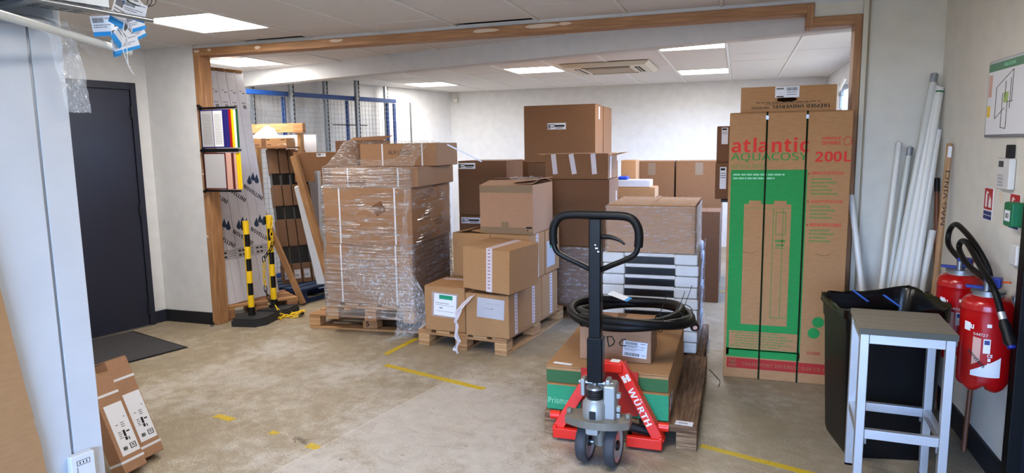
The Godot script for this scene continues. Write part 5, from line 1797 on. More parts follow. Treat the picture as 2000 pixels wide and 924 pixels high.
	var up := Vector3(-dirv.y, dirv.x, 0).normalized()
	var nn := dirv.cross(up).normalized()
	var xf := Transform3D(Basis(dirv, up, nn), head.lerp(foot, 0.53) + nn * 0.0052)
	text("WÜRTH", 0.20, 0.040, M.print_white, t, xf)
	var lg := Geo.new()
	for q in [-0.011, 0.011]:
		lg.span(Vector3(-0.018, q - 0.008, 0), Vector3(0.018, q + 0.008, 0.0006))
	lg.span(Vector3(-0.006, -0.012, 0), Vector3(0.006, 0.012, 0.0006))
	put("emblem", lg.mesh(), M.print_white, t, Transform3D(Basis(dirv, up, nn), head.lerp(foot, 0.17) + nn * 0.0052))


func smooth_path(p: Array, per: int) -> Array:
	var out := []
	for i in p.size() - 1:
		var a: Vector3 = p[maxi(i - 1, 0)]
		var b: Vector3 = p[i]
		var c: Vector3 = p[i + 1]
		var d: Vector3 = p[mini(i + 2, p.size() - 1)]
		for k in per:
			out.append(b.cubic_interpolate(c, a, d, float(k) / per))
	out.append(p[-1])
	return out


func build_tall_carton() -> void:
	var s := Vector3(0.686, 1.675, 0.62)
	var t := carton("tall_carton", "very tall brown carton with green and red print reading atlantic", Vector2(-0.053, -4.41), s, 0.0, 0, M.card_d, "", true)
	var z := s.z / 2
	var F := func(x: float, y: float) -> Transform3D: return at(Vector3(x + 0.003, y, z))
	text("atlantic", 0.44, 0.088, M.print_red, t, F.call(-0.112, 1.478))
	text("AQUACOSY", 0.435, 0.058, M.print_green, t, F.call(-0.115, 1.402), false)
	text("VERTICAL MURAL", 0.215, 0.024, M.print_green_soft, t, F.call(-0.225, 1.350), false)
	text("FABRIQUÉ", 0.10, 0.023, M.print_red, t, F.call(0.228, 1.513))
	text("EN FRANCE", 0.10, 0.020, M.print_red, t, F.call(0.228, 1.485))
	text("200L", 0.192, 0.060, M.print_red, t, F.call(0.240, 1.405))
	# outline of the country
	var g := Geo.new()
	var hexa := []
	for q: Array in [[-0.8, 0.35], [-0.25, 0.45], [-0.1, 0.95], [0.3, 0.75], [0.9, 0.45], [0.75, -0.1], [0.95, -0.75], [0.3, -0.7], [0.05, -0.95], [-0.55, -0.75], [-0.45, 0.0], [-0.95, 0.2]]:
		hexa.append(Vector3(q[0] * 0.028, q[1] * 0.028, 0.0003))
	g.tube(hexa, 0.0016, 4, true)
	put("country_outline", g.mesh(), M.print_red, t, F.call(0.312, 1.497))
	# green field with the appliance left bare
	g = Geo.new()
	var k := 0.0008
	var R := func(x0: float, y0: float, x1: float, y1: float) -> void: g.span(Vector3(x0, y0, 0), Vector3(x1, y1, k))
	R.call(-0.328, 1.118, 0.108, 1.328)
	R.call(-0.328, 0.355, -0.245, 1.118)
	R.call(0.026, 0.355, 0.108, 1.118)
	R.call(-0.328, 0.310, 0.108, 0.355)
	R.call(-0.328, 0.150, -0.312, 0.310)
	R.call(0.098, 0.150, 0.108, 0.310)
	R.call(-0.328, 0.140, 0.108, 0.192)
	R.call(-0.328, 0.185, 0.108, 0.195)
	put("green_field", g.mesh(), M.print_green, t, at(Vector3(0, 0, z)))
	# drawing of the appliance: caps and lines
	for x in [-0.185, -0.04]:
		plate("drawing_cap", 0.07, 0.022, M.card_d, t, F.call(x, 1.128), 0.0012)
		plate("drawing_cap", 0.085, 0.012, M.card_d, t, F.call(x, 1.113), 0.0012)
	g = Geo.new()
	for q: Array in [[-0.245, 1.092, 0.026, 1.094], [-0.075, 0.405, -0.071, 1.092], [-0.02, 0.405, -0.016, 1.092], [-0.075, 0.405, 0.02, 0.409], [-0.06, 0.93, -0.056, 1.07], [-0.004, 0.93, 0.0, 1.07], [-0.06, 1.066, 0.0, 1.07], [-0.06, 0.93, 0.0, 0.934], [-0.06, 0.885, 0.0, 0.90], [-0.056, 0.86, -0.006, 0.872], [-0.06, 0.845, 0.0, 0.850]]:
		g.span(Vector3(q[0], q[1], 0), Vector3(q[2], q[3], k))
	put("print", g.mesh(), M.print_green_soft, t, at(Vector3(0, 0, z)))
	# type in the green field and beside it
	put("print", type_lines(0.3, 0.045, [["type", 0.0, 0.0, 1.0, 0.4], ["type", 0.0, 0.5, 0.8, 0.4]], 21), M.print_mint, t, at(Vector3(-0.165, 1.285, z + k)))
	var bl := [["MANIPULATION PRATIQUE", 1.306, 4], ["FACILITÉ D'INSTALLATION", 1.140, 3], ["MISE EN SERVICE SIMPLE", 0.997, 3]]
	for q: Array in bl:
		text(q[0], 0.172, 0.019, M.print_red, t, F.call(0.217, q[1]))
		plate("bullet", 0.008, 0.010, M.print_red_dark, t, F.call(0.115, q[1] - 0.002), 0.0006)
		var rows := []
		for i in int(q[2]) + 1:
			rows.append(["type", 0.0, 0.04 + i * 0.21, 0.55 + 0.42 * fmod(i * 0.37 + 0.3, 1.0), 0.13])
		put("print", type_lines(0.165, 0.105, rows, int(q[1] * 100)), M.print_green_soft, t, at(Vector3(0.214, q[1] - 0.075, z)))
	var rows2 := []
	for i in 6:
		rows2.append(["type", 0.0 if i in [0, 5] else 0.06, 0.03 + i * 0.165, 0.75 + 0.2 * fmod(i * 0.41, 1.0), 0.085])
	put("print", type_lines(0.38, 0.105, rows2, 31), M.print_green_soft, t, at(Vector3(-0.11, 0.254, z)))
	for q: Array in [[0.205, 0.395], [0.182, 0.325]]:
		var c := Geo.new()
		c.lathe([Vector2(0.034, 0), Vector2(0.034, 0.0008), Vector2(0, 0.0008)], 24)
		put("print_disc", c.mesh(), M.print_green, t, turned(Vector3(q[0], q[1], z), 0, 90))
	text("CE", 0.022, 0.018, M.print_red_dark, t, F.call(0.155, 0.197))
	put("print", type_lines(0.05, 0.02, [["bars", 0.0, 0.0, 1.0, 1.0]], 7), M.print_red_dark, t, at(Vector3(0.20, 0.197, z)))
	# red warning band
	var band := plate("warning_band", 0.655, 0.066, M.print_red_dark, t, at(Vector3(0.005, 0.098, z)), 0.0009)
	text("TRANSPORT INTERDIT SUR CE COTÉ", 0.55, 0.026, M.print_tan, band, at(Vector3(0.040, 0, 0.0006)), false)
	g = Geo.new()
	for q: Array in [[-0.022, -0.024, 0.022, -0.022], [-0.022, 0.022, 0.022, 0.024], [-0.022, -0.024, -0.020, 0.024], [0.020, -0.024, 0.022, 0.024]]:
		g.span(Vector3(q[0], q[1], 0), Vector3(q[2], q[3], 0.0006))
	g.box(Vector3(0.055, 0.003, 0.0006), turned(Vector3(0, 0, 0.0003), 0, 0, 45))
	g.box(Vector3(0.055, 0.003, 0.0006), turned(Vector3(0, 0, 0.0003), 0, 0, -45))
	g.span(Vector3(-0.007, -0.014, 0), Vector3(0.007, 0.014, 0.0006))
	put("warning_sign", g.mesh(), M.print_tan, band, at(Vector3(-0.292, 0, 0.0005)))
	# hand holes and straps
	for x in [-0.205, 0.215]:
		g = Geo.new()
		var arc := []
		for i in 13:
			var a := PI * i / 12.0
			arc.append(Vector3(cos(a) * 0.04, -sin(a) * 0.013, 0.0004))
		g.tube(arc, 0.0016, 5)
		put("hand_hole", g.mesh(), M.card_edge, t, at(Vector3(x, 0.825, z)))
	for x in [-0.128, 0.096]:
		bx("strap", Vector3(x - 0.0055, 0.0, z), Vector3(x + 0.0055, s.y + 0.002, z + 0.0022), M.strap_green, t, 0.0008)
		bx("strap", Vector3(x - 0.0055, s.y, -z), Vector3(x + 0.0055, s.y + 0.002, z), M.strap_green, t, 0.0008)
		bx("buckle", Vector3(x - 0.009, s.y - 0.045, z + 0.002), Vector3(x + 0.009, s.y - 0.02, z + 0.004), M.steel, t, 0.0008)
	# carton lying on top
	s = Vector3(0.535, 0.15, 0.40)
	t = carton("carton", "long brown carton with hand hole and upside-down black print, on the tallest carton", Vector2(0.008, -4.455), s, 1.678, 0, null, "", false)
	z = s.z / 2
	text("TRÉPIED UNIVERSEL", 0.325, 0.026, M.print_black, t, turned(Vector3(0.075, 0.026, z), 0, 0, 180))
	text("POUR CHAUFFE EAU", 0.10, 0.013, M.print_black, t, turned(Vector3(-0.155, 0.024, z), 0, 0, 180))
	put("print", type_lines(0.36, 0.02, [["type", 0.0, 0.1, 1.0, 0.3], ["type", 0.15, 0.55, 0.7, 0.25]], 17), M.print_black, t, at(Vector3(0.0, 0.05, z)))
	sticker(0.135, 0.066, t, at(Vector3(-0.005, 0.115, z)), [["bars", 0.48, 0.1, 0.45, 0.3], ["type", 0.06, 0.1, 0.3, 0.2], ["block", 0.06, 0.86, 0.3, 0.1], ["type", 0.5, 0.5, 0.4, 0.08], ["type", 0.5, 0.7, 0.4, 0.08]], 14)
	# body of board walls; the front wall has the hand hole cut through it
	g = Geo.new()
	var hx := s.x / 2
	for sx in [-1.0, 1.0]:
		g.span(Vector3(sx * hx, 0, -z), Vector3(sx * (hx - 0.005), s.y, z - 0.005))
	g.span(Vector3(-hx + 0.005, 0, -z), Vector3(hx - 0.005, s.y, -z + 0.005))
	g.span(Vector3(-hx + 0.005, 0, -z + 0.005), Vector3(hx - 0.005, 0.005, z - 0.005))
	g.span(Vector3(-hx + 0.005, s.y - 0.005, -z + 0.005), Vector3(hx - 0.005, s.y, z - 0.005))
	put("body", g.mesh(), M.card_d, t)
	put("front_wall", holed_panel(s.x, s.y, Vector2(-0.005, -0.005), 0.046, 0.013, 0.005), M.card_d, t, at(Vector3(0, s.y / 2, z - 0.0025)))


func build_right_corner() -> void:
	# black bin with liner
	var t := thing("waste_bin", "tall black plastic bin with black liner bag behind the stool", "waste bin", Vector3(0.682, 0, -3.60), 10)
	var g := Geo.new()
	var lo := Vector2(0.188, 0.185)
	var hi := Vector2(0.232, 0.21)
	var rows := [[0.0, 0.0], [0.02, -0.0], [0.02, 0.02], [0.56, 0.8], [0.60, 0.85], [0.605, 0.93], [0.665, 1.0], [0.67, 1.06], [0.69, 1.06], [0.695, 1.0]]
	var grid := []
	for q: Array in [[0.0, 0.96], [0.03, 1.0], [0.55, 1.10], [0.61, 1.115], [0.615, 1.14], [0.675, 1.155], [0.68, 1.185], [0.705, 1.19], [0.71, 1.15], [0.62, 1.09]]:
		grid.append(round_rect(lo * q[1], 0.045, q[0], 7))
	g.sheet(grid, Vector2.ONE, true)
	g.face(round_rect(lo * 0.96, 0.045, 0.001, 7), Vector3.DOWN)
	put("body", g.mesh(), M.bin_black, t)
	var ring := Geo.new()
	ring.lathe([Vector2(0.022, 0), Vector2(0.022, 0.003), Vector2(0.019, 0.003), Vector2(0.019, 0)], 24)
	put("moulded_ring", ring.mesh(), M.bin_black, t, turned(Vector3(-0.02, 0.56, lo.y * 1.1 - 0.002), 0, 90))
	# liner bag sagging inside and over the right rim
	var f := noise(1.0, 37, 3)
	grid = []
	for i in 18:
		var v := i / 17.0
		var row := []
		for p: Vector3 in round_rect(lo, 0.05, 0.0, 14):
			var a := atan2(p.z, p.x)
			var k := 1.22 - 0.34 * smoothstep(0.15, 1.0, v)
			var y := 0.685 + 0.045 * sin(v * PI) - 0.30 * smoothstep(0.25, 1.0, v)
			var over := smoothstep(-0.2, 1.0, cos(a))
			y += 0.05 * over * (1.0 - v)
			y -= 0.055 * (1.0 - smoothstep(0.0, 0.18, v)) * over
			var nn := f.get_noise_3d(a * 2.6, v * 5.0, 3.0) * 0.035
			row.append(Vector3(p.x * (k + nn), y + nn * 0.7, p.z * (k + nn)))
		grid.append(row)
	g = Geo.new()
	g.sheet(grid, Vector2.ONE, true)
	put("liner_bag", g.mesh(), M.bag_black, t)
	for q: Array in [[-0.05, -0.13], [0.06, -0.03]]:
		bar("blue_tie", Vector3(q[0] - 0.02, 0.735, q[1] - 0.06), Vector3(q[0] + 0.02, 0.70, q[1] + 0.04), 0.002, 0.014, M.blue_tie, t, 0.0005)

	# aluminium stool
	t = thing("stool", "tall aluminium stool with grey slatted seat in front of black bin", "stool", Vector3(0.672, 0, -3.155), -3)
	var hw := 0.168
	var hd := 0.180
	for i in 5:
		bx("seat_slat", Vector3(-hw - 0.006, 0.718, hd - 0.072 * (i + 1) + 0.006), Vector3(hw + 0.006, 0.742, hd - 0.072 * i + 0.002), M.slat_grey, t, 0.003)
	bx("seat_edge", Vector3(-hw - 0.006, 0.716, hd + 0.003), Vector3(hw + 0.006, 0.742, hd + 0.008), M.slat_edge, t, 0.001)
	for sx in [-1.0, 1.0]:
		for sz in [-1.0, 1.0]:
			bx("leg", Vector3(sx * hw, 0, sz * hd), Vector3(sx * (hw - 0.034), 0.716, sz * (hd - 0.034)), M.alu, t, 0.003)
			bx("foot_cap", Vector3(sx * hw, 0, sz * hd), Vector3(sx * (hw - 0.034), 0.012, sz * (hd - 0.034)), M.black_plastic, t, 0.002)
		bx("seat_rail", Vector3(sx * (hw - 0.004), 0.676, -hd + 0.034), Vector3(sx * (hw - 0.03), 0.716, hd - 0.034), M.alu, t, 0.002)
		bx("foot_rail", Vector3(sx * (hw - 0.004), 0.27, -hd + 0.034), Vector3(sx * (hw - 0.03), 0.31, hd - 0.034), M.alu, t, 0.002)
		bx("seat_rail", Vector3(-hw + 0.034, 0.676, sx * (hd - 0.004)), Vector3(hw - 0.034, 0.716, sx * (hd - 0.03)), M.alu, t, 0.002)
		bx("foot_rail", Vector3(-hw + 0.034, 0.27, sx * (hd - 0.004)), Vector3(hw - 0.034, 0.31, sx * (hd - 0.03)), M.alu, t, 0.002)
	for q: Array in [[-1.0, 1.0], [1.0, 1.0], [1.0, -1.0]]:
		bx("rail_bolt", Vector3(q[0] * (hw - 0.036), 0.245, q[1] * (hd - 0.008)), Vector3(q[0] * (hw - 0.044), 0.27, q[1] * (hd - 0.02)), M.steel, t, 0.001)

	# grey pipe container with lamp tubes standing in it
	t = thing("pipe_container", "grey plastic tub holding lamp tubes, behind the black bin", "tub", Vector3(0.875, 0, -4.25))
	g = Geo.new()
	g.lathe([Vector2(0, 0.004), Vector2(0.155, 0.0), Vector2(0.165, 0.02), Vector2(0.185, 0.54), Vector2(0.192, 0.55), Vector2(0.192, 0.565), Vector2(0.18, 0.565), Vector2(0.17, 0.05), Vector2(0, 0.05)], 36)
	put("tub_wall", g.mesh(), M.pvc_grey, t)
	lamp_tube("long white lamp tube with glass tip, tallest in the corner bundle", Vector3(0.795, 0.06, -4.27), Vector3(1.062, 1.87, -4.545), 0.0189, true)
	lamp_tube("long white lamp tube, second tallest in the corner bundle", Vector3(0.83, 0.06, -4.24), Vector3(1.078, 1.80, -4.545), 0.0212, false)
	lamp_tube("long white lamp tube with green end ring in the corner bundle", Vector3(0.875, 0.06, -4.22), Vector3(1.090, 1.79, -4.53), 0.0212, false, true)
	lamp_tube("white lamp tube of the corner bundle in front of the tallest ones", Vector3(0.905, 0.06, -4.20), Vector3(1.085, 1.55, -4.50), 0.0212, false)
	lamp_tube("shorter white lamp tube with two pins, leftmost of the corner bundle", Vector3(0.765, 0.06, -4.24), Vector3(0.902, 1.48, -4.55), 0.0159, false)
	lamp_tube("shorter greyish lamp tube with two pins, second from the left", Vector3(0.79, 0.06, -4.27), Vector3(0.965, 1.45, -4.565), 0.0159, true)
	lamp_tube("short white lamp tube of the corner bundle, lowest at the right", Vector3(0.93, 0.06, -4.23), Vector3(1.07, 0.98, -4.40), 0.0189, false)
	lamp_tube("white square-ended profile leaning on the door trim by the tall carton", Vector3(0.80, 0.06, -4.32), Vector3(0.655, 1.17, -4.52), 0.0177, false)
	# broom sticks
	stick("pale wooden broom handle with pen marks leaning in the right corner", Vector3(0.985, 0.0, -4.015), Vector3(1.092, 1.475, -4.27), 0.0155, M.broom_wood, true)
	stick("dark reddish stick with black tip standing in the right corner", Vector3(1.085, 0.0, -4.17), Vector3(1.095, 1.27, -4.48), 0.013, M.broom_red, false)
	stick("short dark stick standing against the wall under the extinguishers", Vector3(1.075, 0.0, -3.62), Vector3(1.098, 0.42, -3.66), 0.011, M.broom_red, false)

	extinguisher("red fire extinguisher nearer the camera, hung on the right wall", Vector3(1.005, 0.45, -3.235), 0)
	extinguisher("red fire extinguisher farther along, half hidden behind the nearer one", Vector3(1.005, 0.47, -3.61), 1)

	# things on the right wall, facing -x
	var W := func(y: float, zz: float) -> Transform3D: return turned(Vector3(1.115, y, zz), -90)
	t = thing("evacuation_plan", "framed evacuation plan with green header on the right wall", "wall plan", Vector3.ZERO)
	t.transform = W.call(1.675, -3.50)
	put("frame", cbox(Vector3(0.53, 0.345, 0.014), 0.003), M.galv, t, at(Vector3(0, 0, 0.007)))
	plate("sheet", 0.505, 0.32, M.paper, t, at(Vector3(0, 0, 0.014)), 0.001)
	var hd2 := plate("green_header", 0.505, 0.036, M.sign_green, t, at(Vector3(0, 0.142, 0.015)), 0.0006)
	text("EVACUATION", 0.13, 0.014, M.print_mint, hd2, at(Vector3(0, 0, 0.0005)))
	g = Geo.new()
	for q: Array in [[-0.14, -0.09, -0.14, 0.05], [-0.14, 0.05, 0.05, 0.115], [0.05, 0.115, 0.05, -0.02], [-0.14, -0.09, -0.03, -0.045], [-0.06, -0.13, -0.06, 0.02], [-0.06, -0.13, 0.0, -0.135], [0.0, -0.135, 0.0, -0.02], [0.0, -0.02, 0.06, -0.02], [-0.03, 0.07, -0.03, 0.0], [0.03, 0.08, 0.03, -0.05]]:
		var a := Vector3(q[0], q[1], 0.0004)
		var b := Vector3(q[2], q[3], 0.0004)
		g.tube([a, b], 0.0014, 4)
	put("print", g.mesh(), M.print_black, t, at(Vector3(0, 0, 0.015)))
	plate("plan_patch", 0.055, 0.045, M.lime, t, at(Vector3(-0.02, 0.0, 0.015)), 0.0005)
	plate("legend_patch", 0.04, 0.05, M.yellow, t, at(Vector3(-0.225, -0.055, 0.015)), 0.0005)
	plate("legend_patch", 0.045, 0.10, M.folder_pink, t, at(Vector3(-0.222, 0.06, 0.015)), 0.0005)
	t = thing("alarm_keypad", "white alarm keypad with small dark screen on the right wall", "keypad", Vector3.ZERO)
	t.transform = W.call(1.345, -3.45)
	put("case", cbox(Vector3(0.145, 0.135, 0.028), 0.006), M.pvc_white, t, at(Vector3(0, 0, 0.014)))
	plate("screen", 0.055, 0.026, M.dark_glass, t, at(Vector3(-0.02, 0.042, 0.028)), 0.001)
	for r in 4:
		for c in 3:
			bx("key", Vector3(-0.045 + c * 0.024, -0.012 - r * 0.014, 0.028), Vector3(-0.028 + c * 0.024, -0.003 - r * 0.014, 0.031), M.paper_grey, t, 0.001)
	bx("antenna_block", Vector3(0.0, 0.068, 0.002), Vector3(0.05, 0.125, 0.022), M.print_black, t, 0.003)
	for q: Array in [[1.195, -3.678, "red and blue extinguisher sign on the right wall, left of the keypad's line"], [1.19, -3.36, "red and blue extinguisher sign at the right edge, beside the green call point"]]:
		t = thing("fire_sign", q[2], "sign", Vector3.ZERO, 0, "red and blue extinguisher signs")
		t.transform = W.call(q[0], q[1])
		plate("board", 0.112, 0.150, M.paper, t, at(Vector3.ZERO), 0.002)
		plate("red_field", 0.106, 0.098, M.sign_red, t, at(Vector3(0, 0.023, 0.002)), 0.0006)
		plate("blue_field", 0.106, 0.018, M.sign_blue, t, at(Vector3(0, -0.042, 0.002)), 0.0006)
		plate("blue_field", 0.106, 0.018, M.sign_blue, t, at(Vector3(0, -0.063, 0.002)), 0.0006)
		g = Geo.new()
		g.span(Vector3(-0.035, -0.015, 0), Vector3(-0.014, 0.042, 0.0006))
		g.span(Vector3(-0.03, 0.042, 0), Vector3(-0.018, 0.055, 0.0006))
		g.box(Vector3(0.024, 0.005, 0.0006), turned(Vector3(-0.012, 0.054, 0.0003), 0, 0, -20))
		for k in 3:
			var fl := PackedVector2Array([Vector2(0.006 + k * 0.012, -0.015), Vector2(0.016 + k * 0.012, -0.015), Vector2(0.020 + k * 0.010, 0.01), Vector2(0.014 + k * 0.010, 0.045 - k * 0.006), Vector2(0.007 + k * 0.011, 0.012)])
			g.prism(fl, 0.0006)
		put("emblem", g.mesh(), M.print_white, t, at(Vector3(0, 0.0, 0.0026)))
	t = thing("call_point", "green emergency call point box on the right wall at picture edge", "call point", Vector3.ZERO)
	t.transform = W.call(1.185, -3.285)
	put("case", cbox(Vector3(0.09, 0.10, 0.05), 0.006), M.sign_green, t, at(Vector3(0, 0, 0.025)))
	plate("window", 0.055, 0.045, M.paper, t, at(Vector3(0, -0.005, 0.05)), 0.001)
	text("ICI", 0.03, 0.018, M.print_black, t, at(Vector3(0, -0.005, 0.051)))
	var sw := put("wall_switch", cbox(Vector3(0.08, 0.09, 0.03), 0.008), M.pvc_white, self, W.call(1.02, -3.26) * at(Vector3(0, 0, 0.015)))
	tag(sw, "white wall switch box below the green call point", "switch")
	g = Geo.new()
	g.prism(PackedVector2Array([Vector2(-0.03, 0.02), Vector2(0.0, 0.028), Vector2(0.028, 0.015), Vector2(0.02, -0.01), Vector2(0.026, -0.03), Vector2(-0.005, -0.02), Vector2(-0.012, 0.0)]), 0.001)
	var chip := put("paint_chip", g.mesh(), M.filler, self, W.call(1.235, -3.53) * at(Vector3(0, 0, 0.0006)))
	tag(chip, "beige patch of peeled paint between the two fire signs", "paint chip")


func round_rect(h: Vector2, r: float, y: float, per: int) -> Array:
	var out := []
	var cs := [Vector2(h.x - r, h.y - r), Vector2(-h.x + r, h.y - r), Vector2(-h.x + r, -h.y + r), Vector2(h.x - r, -h.y + r)]
	for q in 4:
		for k in per:
			var a := PI / 2 * (q + float(k) / (per - 1))
			out.append(Vector3(cs[q].x + cos(a) * r, y, cs[q].y + sin(a) * r))
	# fill the straights
	var full := []
	for i in out.size():
		var a: Vector3 = out[i]
		var b: Vector3 = out[(i + 1) % out.size()]
		full.append(a)
		if a.distance_to(b) > r * 1.2:
			for k in range(1, 6):
				full.append(a.lerp(b, k / 6.0))
	return full


func lamp_tube(label: String, a: Vector3, b: Vector3, r: float, glass: bool, ring := false) -> void:
	var t := thing("lamp_tube", label, "lamp tube", Vector3.ZERO, 0, "long white tubes in the corner")
	var d := (b - a).normalized()
	rod("tube", a, b - d * 0.05, r, M.tube_frost if glass else M.tube_white, t, 16)
	rod("end_cap", b - d * 0.05, b, r + 0.0006, M.galv if glass else M.pvc_white, t, 16)
	if ring:
		rod("green_ring", b - d * 0.03, b - d * 0.02, r + 0.0012, M.sign_green, t, 16)
	var s := d.cross(Vector3.FORWARD).normalized()
	for k in [-1.0, 1.0]:
		rod("pin", b + s * 0.006 * k, b + s * 0.006 * k + d * 0.012, 0.0016, M.steel, t, 6)


func stick(label: String, a: Vector3, b: Vector3, r: float, m: Material, pale: bool) -> void:
	var t := thing("wooden_stick", label, "stick", Vector3.ZERO, 0)
	var d := (b - a).normalized()
	var x := d
	var z := x.cross(Vector3.UP).normalized()
	# built along local x so that the grain runs with the stick
	var g := Geo.new()
	var ln := a.distance_to(b)
	g.tube([Vector3(0, 0, 0), Vector3(ln * 0.5, 0, 0), Vector3(ln - 0.012, 0, 0), Vector3(ln - 0.003, 0, 0), Vector3(ln, 0, 0)], [r, r, r, r * 0.85, r * 0.4], 16)
	put("shaft", g.mesh(), m, t, Transform3D(Basis(x, z.cross(x), z), a))
	if m == M.broom_red:
		rod("black_tip", b - d * 0.075, b + d * 0.004, r + 0.0015, M.black_plastic, t, 16)
	if pale:
		var fx := Transform3D(Basis(d, Vector3(0, 0, 1).cross(d).normalized(), d.cross(Vector3(0, 0, 1).cross(d).normalized())), b)
		text("MAG VINCI", 0.30, 0.018, M.print_black, t, fx * at(Vector3(-0.30, 0, r - 0.0008)), false, "Droid Sans", "handwriting")
		put("label_sheet", cbox(Vector3(0.06, 0.018, 0.002)), M.paper, t, fx * at(Vector3(-0.05, 0, r - 0.001)))


func extinguisher(label: String, p: Vector3, kind: int) -> void:
	var t := thing("fire_extinguisher", label, "fire extinguisher", p, 0, "red fire extinguishers on the right wall")
	t.rotation_degrees.y = -28
	var R := 0.093
	var H := 0.395
	# body with a lobed foot
	var grid := []
	for q: Array in [[0.0, 0.30], [0.0, 0.55], [0.004, 0.80], [0.014, 0.93], [0.03, 0.99], [0.06, 1.0], [0.20, 1.0], [0.33, 1.0], [0.345, 1.0], [0.3455, 1.018], [0.351, 1.018], [0.3515, 1.0], [0.365, 0.985], [0.38, 0.94], [0.392, 0.84], [0.400, 0.66], [0.404, 0.42], [0.405, 0.2]]:
		var row := []
		for k in 48:
			var a := TAU * k / 48.0
			var low := 1.0 - smoothstep(0.0, 0.06, q[0])
			var lobe := absf(sin(a * 2.5))
			row.append(Vector3(cos(a) * R * q[1], q[0] + low * 0.028 * (1.0 - lobe), sin(a) * R * q[1]))
		grid.append(row)
	var g := Geo.new()
	g.sheet(grid, Vector2.ONE, true)
	g.face(grid[0], Vector3.DOWN)
	put("cylinder", g.mesh(), M.ext_red, t)
	# valve
	rod("neck", Vector3(0, 0.40, 0), Vector3(0, 0.415, 0), 0.055, M.cast, t, 20)
	rod("valve_plate", Vector3(0, 0.412, 0), Vector3(0, 0.424, 0), 0.062, M.steel, t, 20)
	rod("valve_stem", Vector3(0, 0.42, 0), Vector3(0, 0.455, 0), 0.016, M.steel, t, 14)
	bx("valve_head", Vector3(-0.015, 0.435, -0.02), Vector3(0.045, 0.48, 0.025), M.blue_plastic, t, 0.005)
	bar("squeeze_lever", Vector3(0.0, 0.432, 0.0), Vector3(-0.075, 0.436, 0.03), 0.012, 0.022, M.blue_plastic, t)
	rod("safety_pin", Vector3(0.045, 0.462, 0.0), Vector3(0.075, 0.466, 0.01), 0.004, M.orange, t, 8)
	rod("hose_collar", Vector3(0.0, 0.425, 0.03), Vector3(0.0, 0.465, 0.03), 0.012, M.steel, t, 12)
	# labels wrapped round the front; angle 90 degrees faces local +z
	var turn := 0.0
	put("label_patch", wrap_patch(R + 0.0012, 0.075, 0.10, [[40, 0.16], [105, 0.095], [105, 0.075], [40, 0.075]]), M.print_white, t)
	put("label_patch", wrap_patch(R + 0.0009, 0.09, 0.25, [[86, 0.235], [104, 0.24], [104, 0.12], [86, 0.14]]), M.folder_pink, t)
	put("label_patch", wrap_patch(R + 0.0012, 0.1, 0.3, [[66, 0.235], [81, 0.235], [81, 0.175], [66, 0.175]]), M.print_white, t)
	put("label_patch", wrap_patch(R + 0.0016, 0.1, 0.3, [[68, 0.230], [79, 0.230], [79, 0.212], [68, 0.212]]), M.sign_blue, t)
	put("label_patch", wrap_patch(R + 0.0012, 0.1, 0.3, [[66, 0.298], [76, 0.298], [76, 0.284], [66, 0.284]]), M.print_white, t)
	for q in [0.155, 0.135, 0.118]:
		put("label_patch", wrap_patch(R + 0.0012, 0.1, 0.3, [[64, q], [70, q], [70, q - 0.013], [64, q - 0.013]]), M.print_white, t)
	put("label_patch", wrap_patch(R + 0.0012, 0.1, 0.3, [[112, 0.295], [128, 0.298], [128, 0.262], [112, 0.26]]), M.print_white, t)
	var on := func(deg: float, y: float, spin: float) -> Transform3D:
		var a := deg_to_rad(deg)
		return Transform3D(Basis(Vector3.UP, PI / 2 - a), Vector3(cos(a), 0, sin(a)) * (R + 0.002) + Vector3(0, y, 0)) * turned(Vector3.ZERO, 0, 0, spin)
	text("544727" if kind == 0 else "54472", 0.05, 0.011, M.print_white, t, on.call(88, 0.252, -3), false)
	text("eurotech", 0.085, 0.016, M.print_black, t, on.call(93, 0.150, -48))
	text("sicli" if false else "ou", 0.03, 0.018, M.print_white, t, on.call(112, 0.28, 0))
	text("CE", 0.018, 0.013, M.print_white, t, on.call(66, 0.166, 0))
	# hose loops up, then down to the nozzle clipped at the side
	var inv := t.transform.affine_inverse()
	var hose := []
	var raw: Array
	if kind == 0:
		raw = [[0.98, 0.885, -3.40], [0.985, 0.94, -3.44], [0.99, 0.985, -3.60], [0.995, 1.025, -3.60], [0.99, 1.03, -3.49], [0.985, 0.965, -3.29], [0.99, 0.90, -3.13], [1.005, 0.815, -3.08]]
	else:
		raw = [[0.985, 0.915, -3.60], [0.99, 0.98, -3.76], [0.995, 1.04, -3.80], [1.0, 1.085, -3.75], [1.0, 1.088, -3.65], [1.01, 1.03, -3.45], [1.04, 0.93, -3.36], [1.06, 0.84, -3.40]]
	raw[0] = [p.x, p.y + 0.46, p.z + 0.02]
	for q: Array in raw:
		hose.append(inv * Vector3(q[0], q[1], q[2]))
	g = Geo.new()
	g.tube(smooth_path(hose, 6), 0.0125, 12)
	put("hose", g.mesh(), M.black_rubber, t)
	if kind == 0:
		var e: Vector3 = hose[-1]
		var dn := (hose[-1] - hose[-2] as Vector3).normalized()
		rod("hose_ferrule", e, e + dn * 0.03, 0.014, M.alu, t, 14)
		g = Geo.new()
		g.tube([e + dn * 0.03, e + dn * 0.05, e + dn * 0.09, e + dn * 0.12, e + dn * 0.135], [0.014, 0.021, 0.019, 0.023, 0.015], 14)
		put("nozzle", g.mesh(), M.black_plastic, t)
		rod("nozzle_tip", e + dn * 0.135, e + dn * 0.145, 0.014, M.blue_plastic, t, 14)
	# wall bracket
	rod("wall_bracket", inv * Vector3(1.100, p.y + 0.22, p.z), inv * Vector3(1.100, p.y + 0.40, p.z), 0.010, M.steel, t)


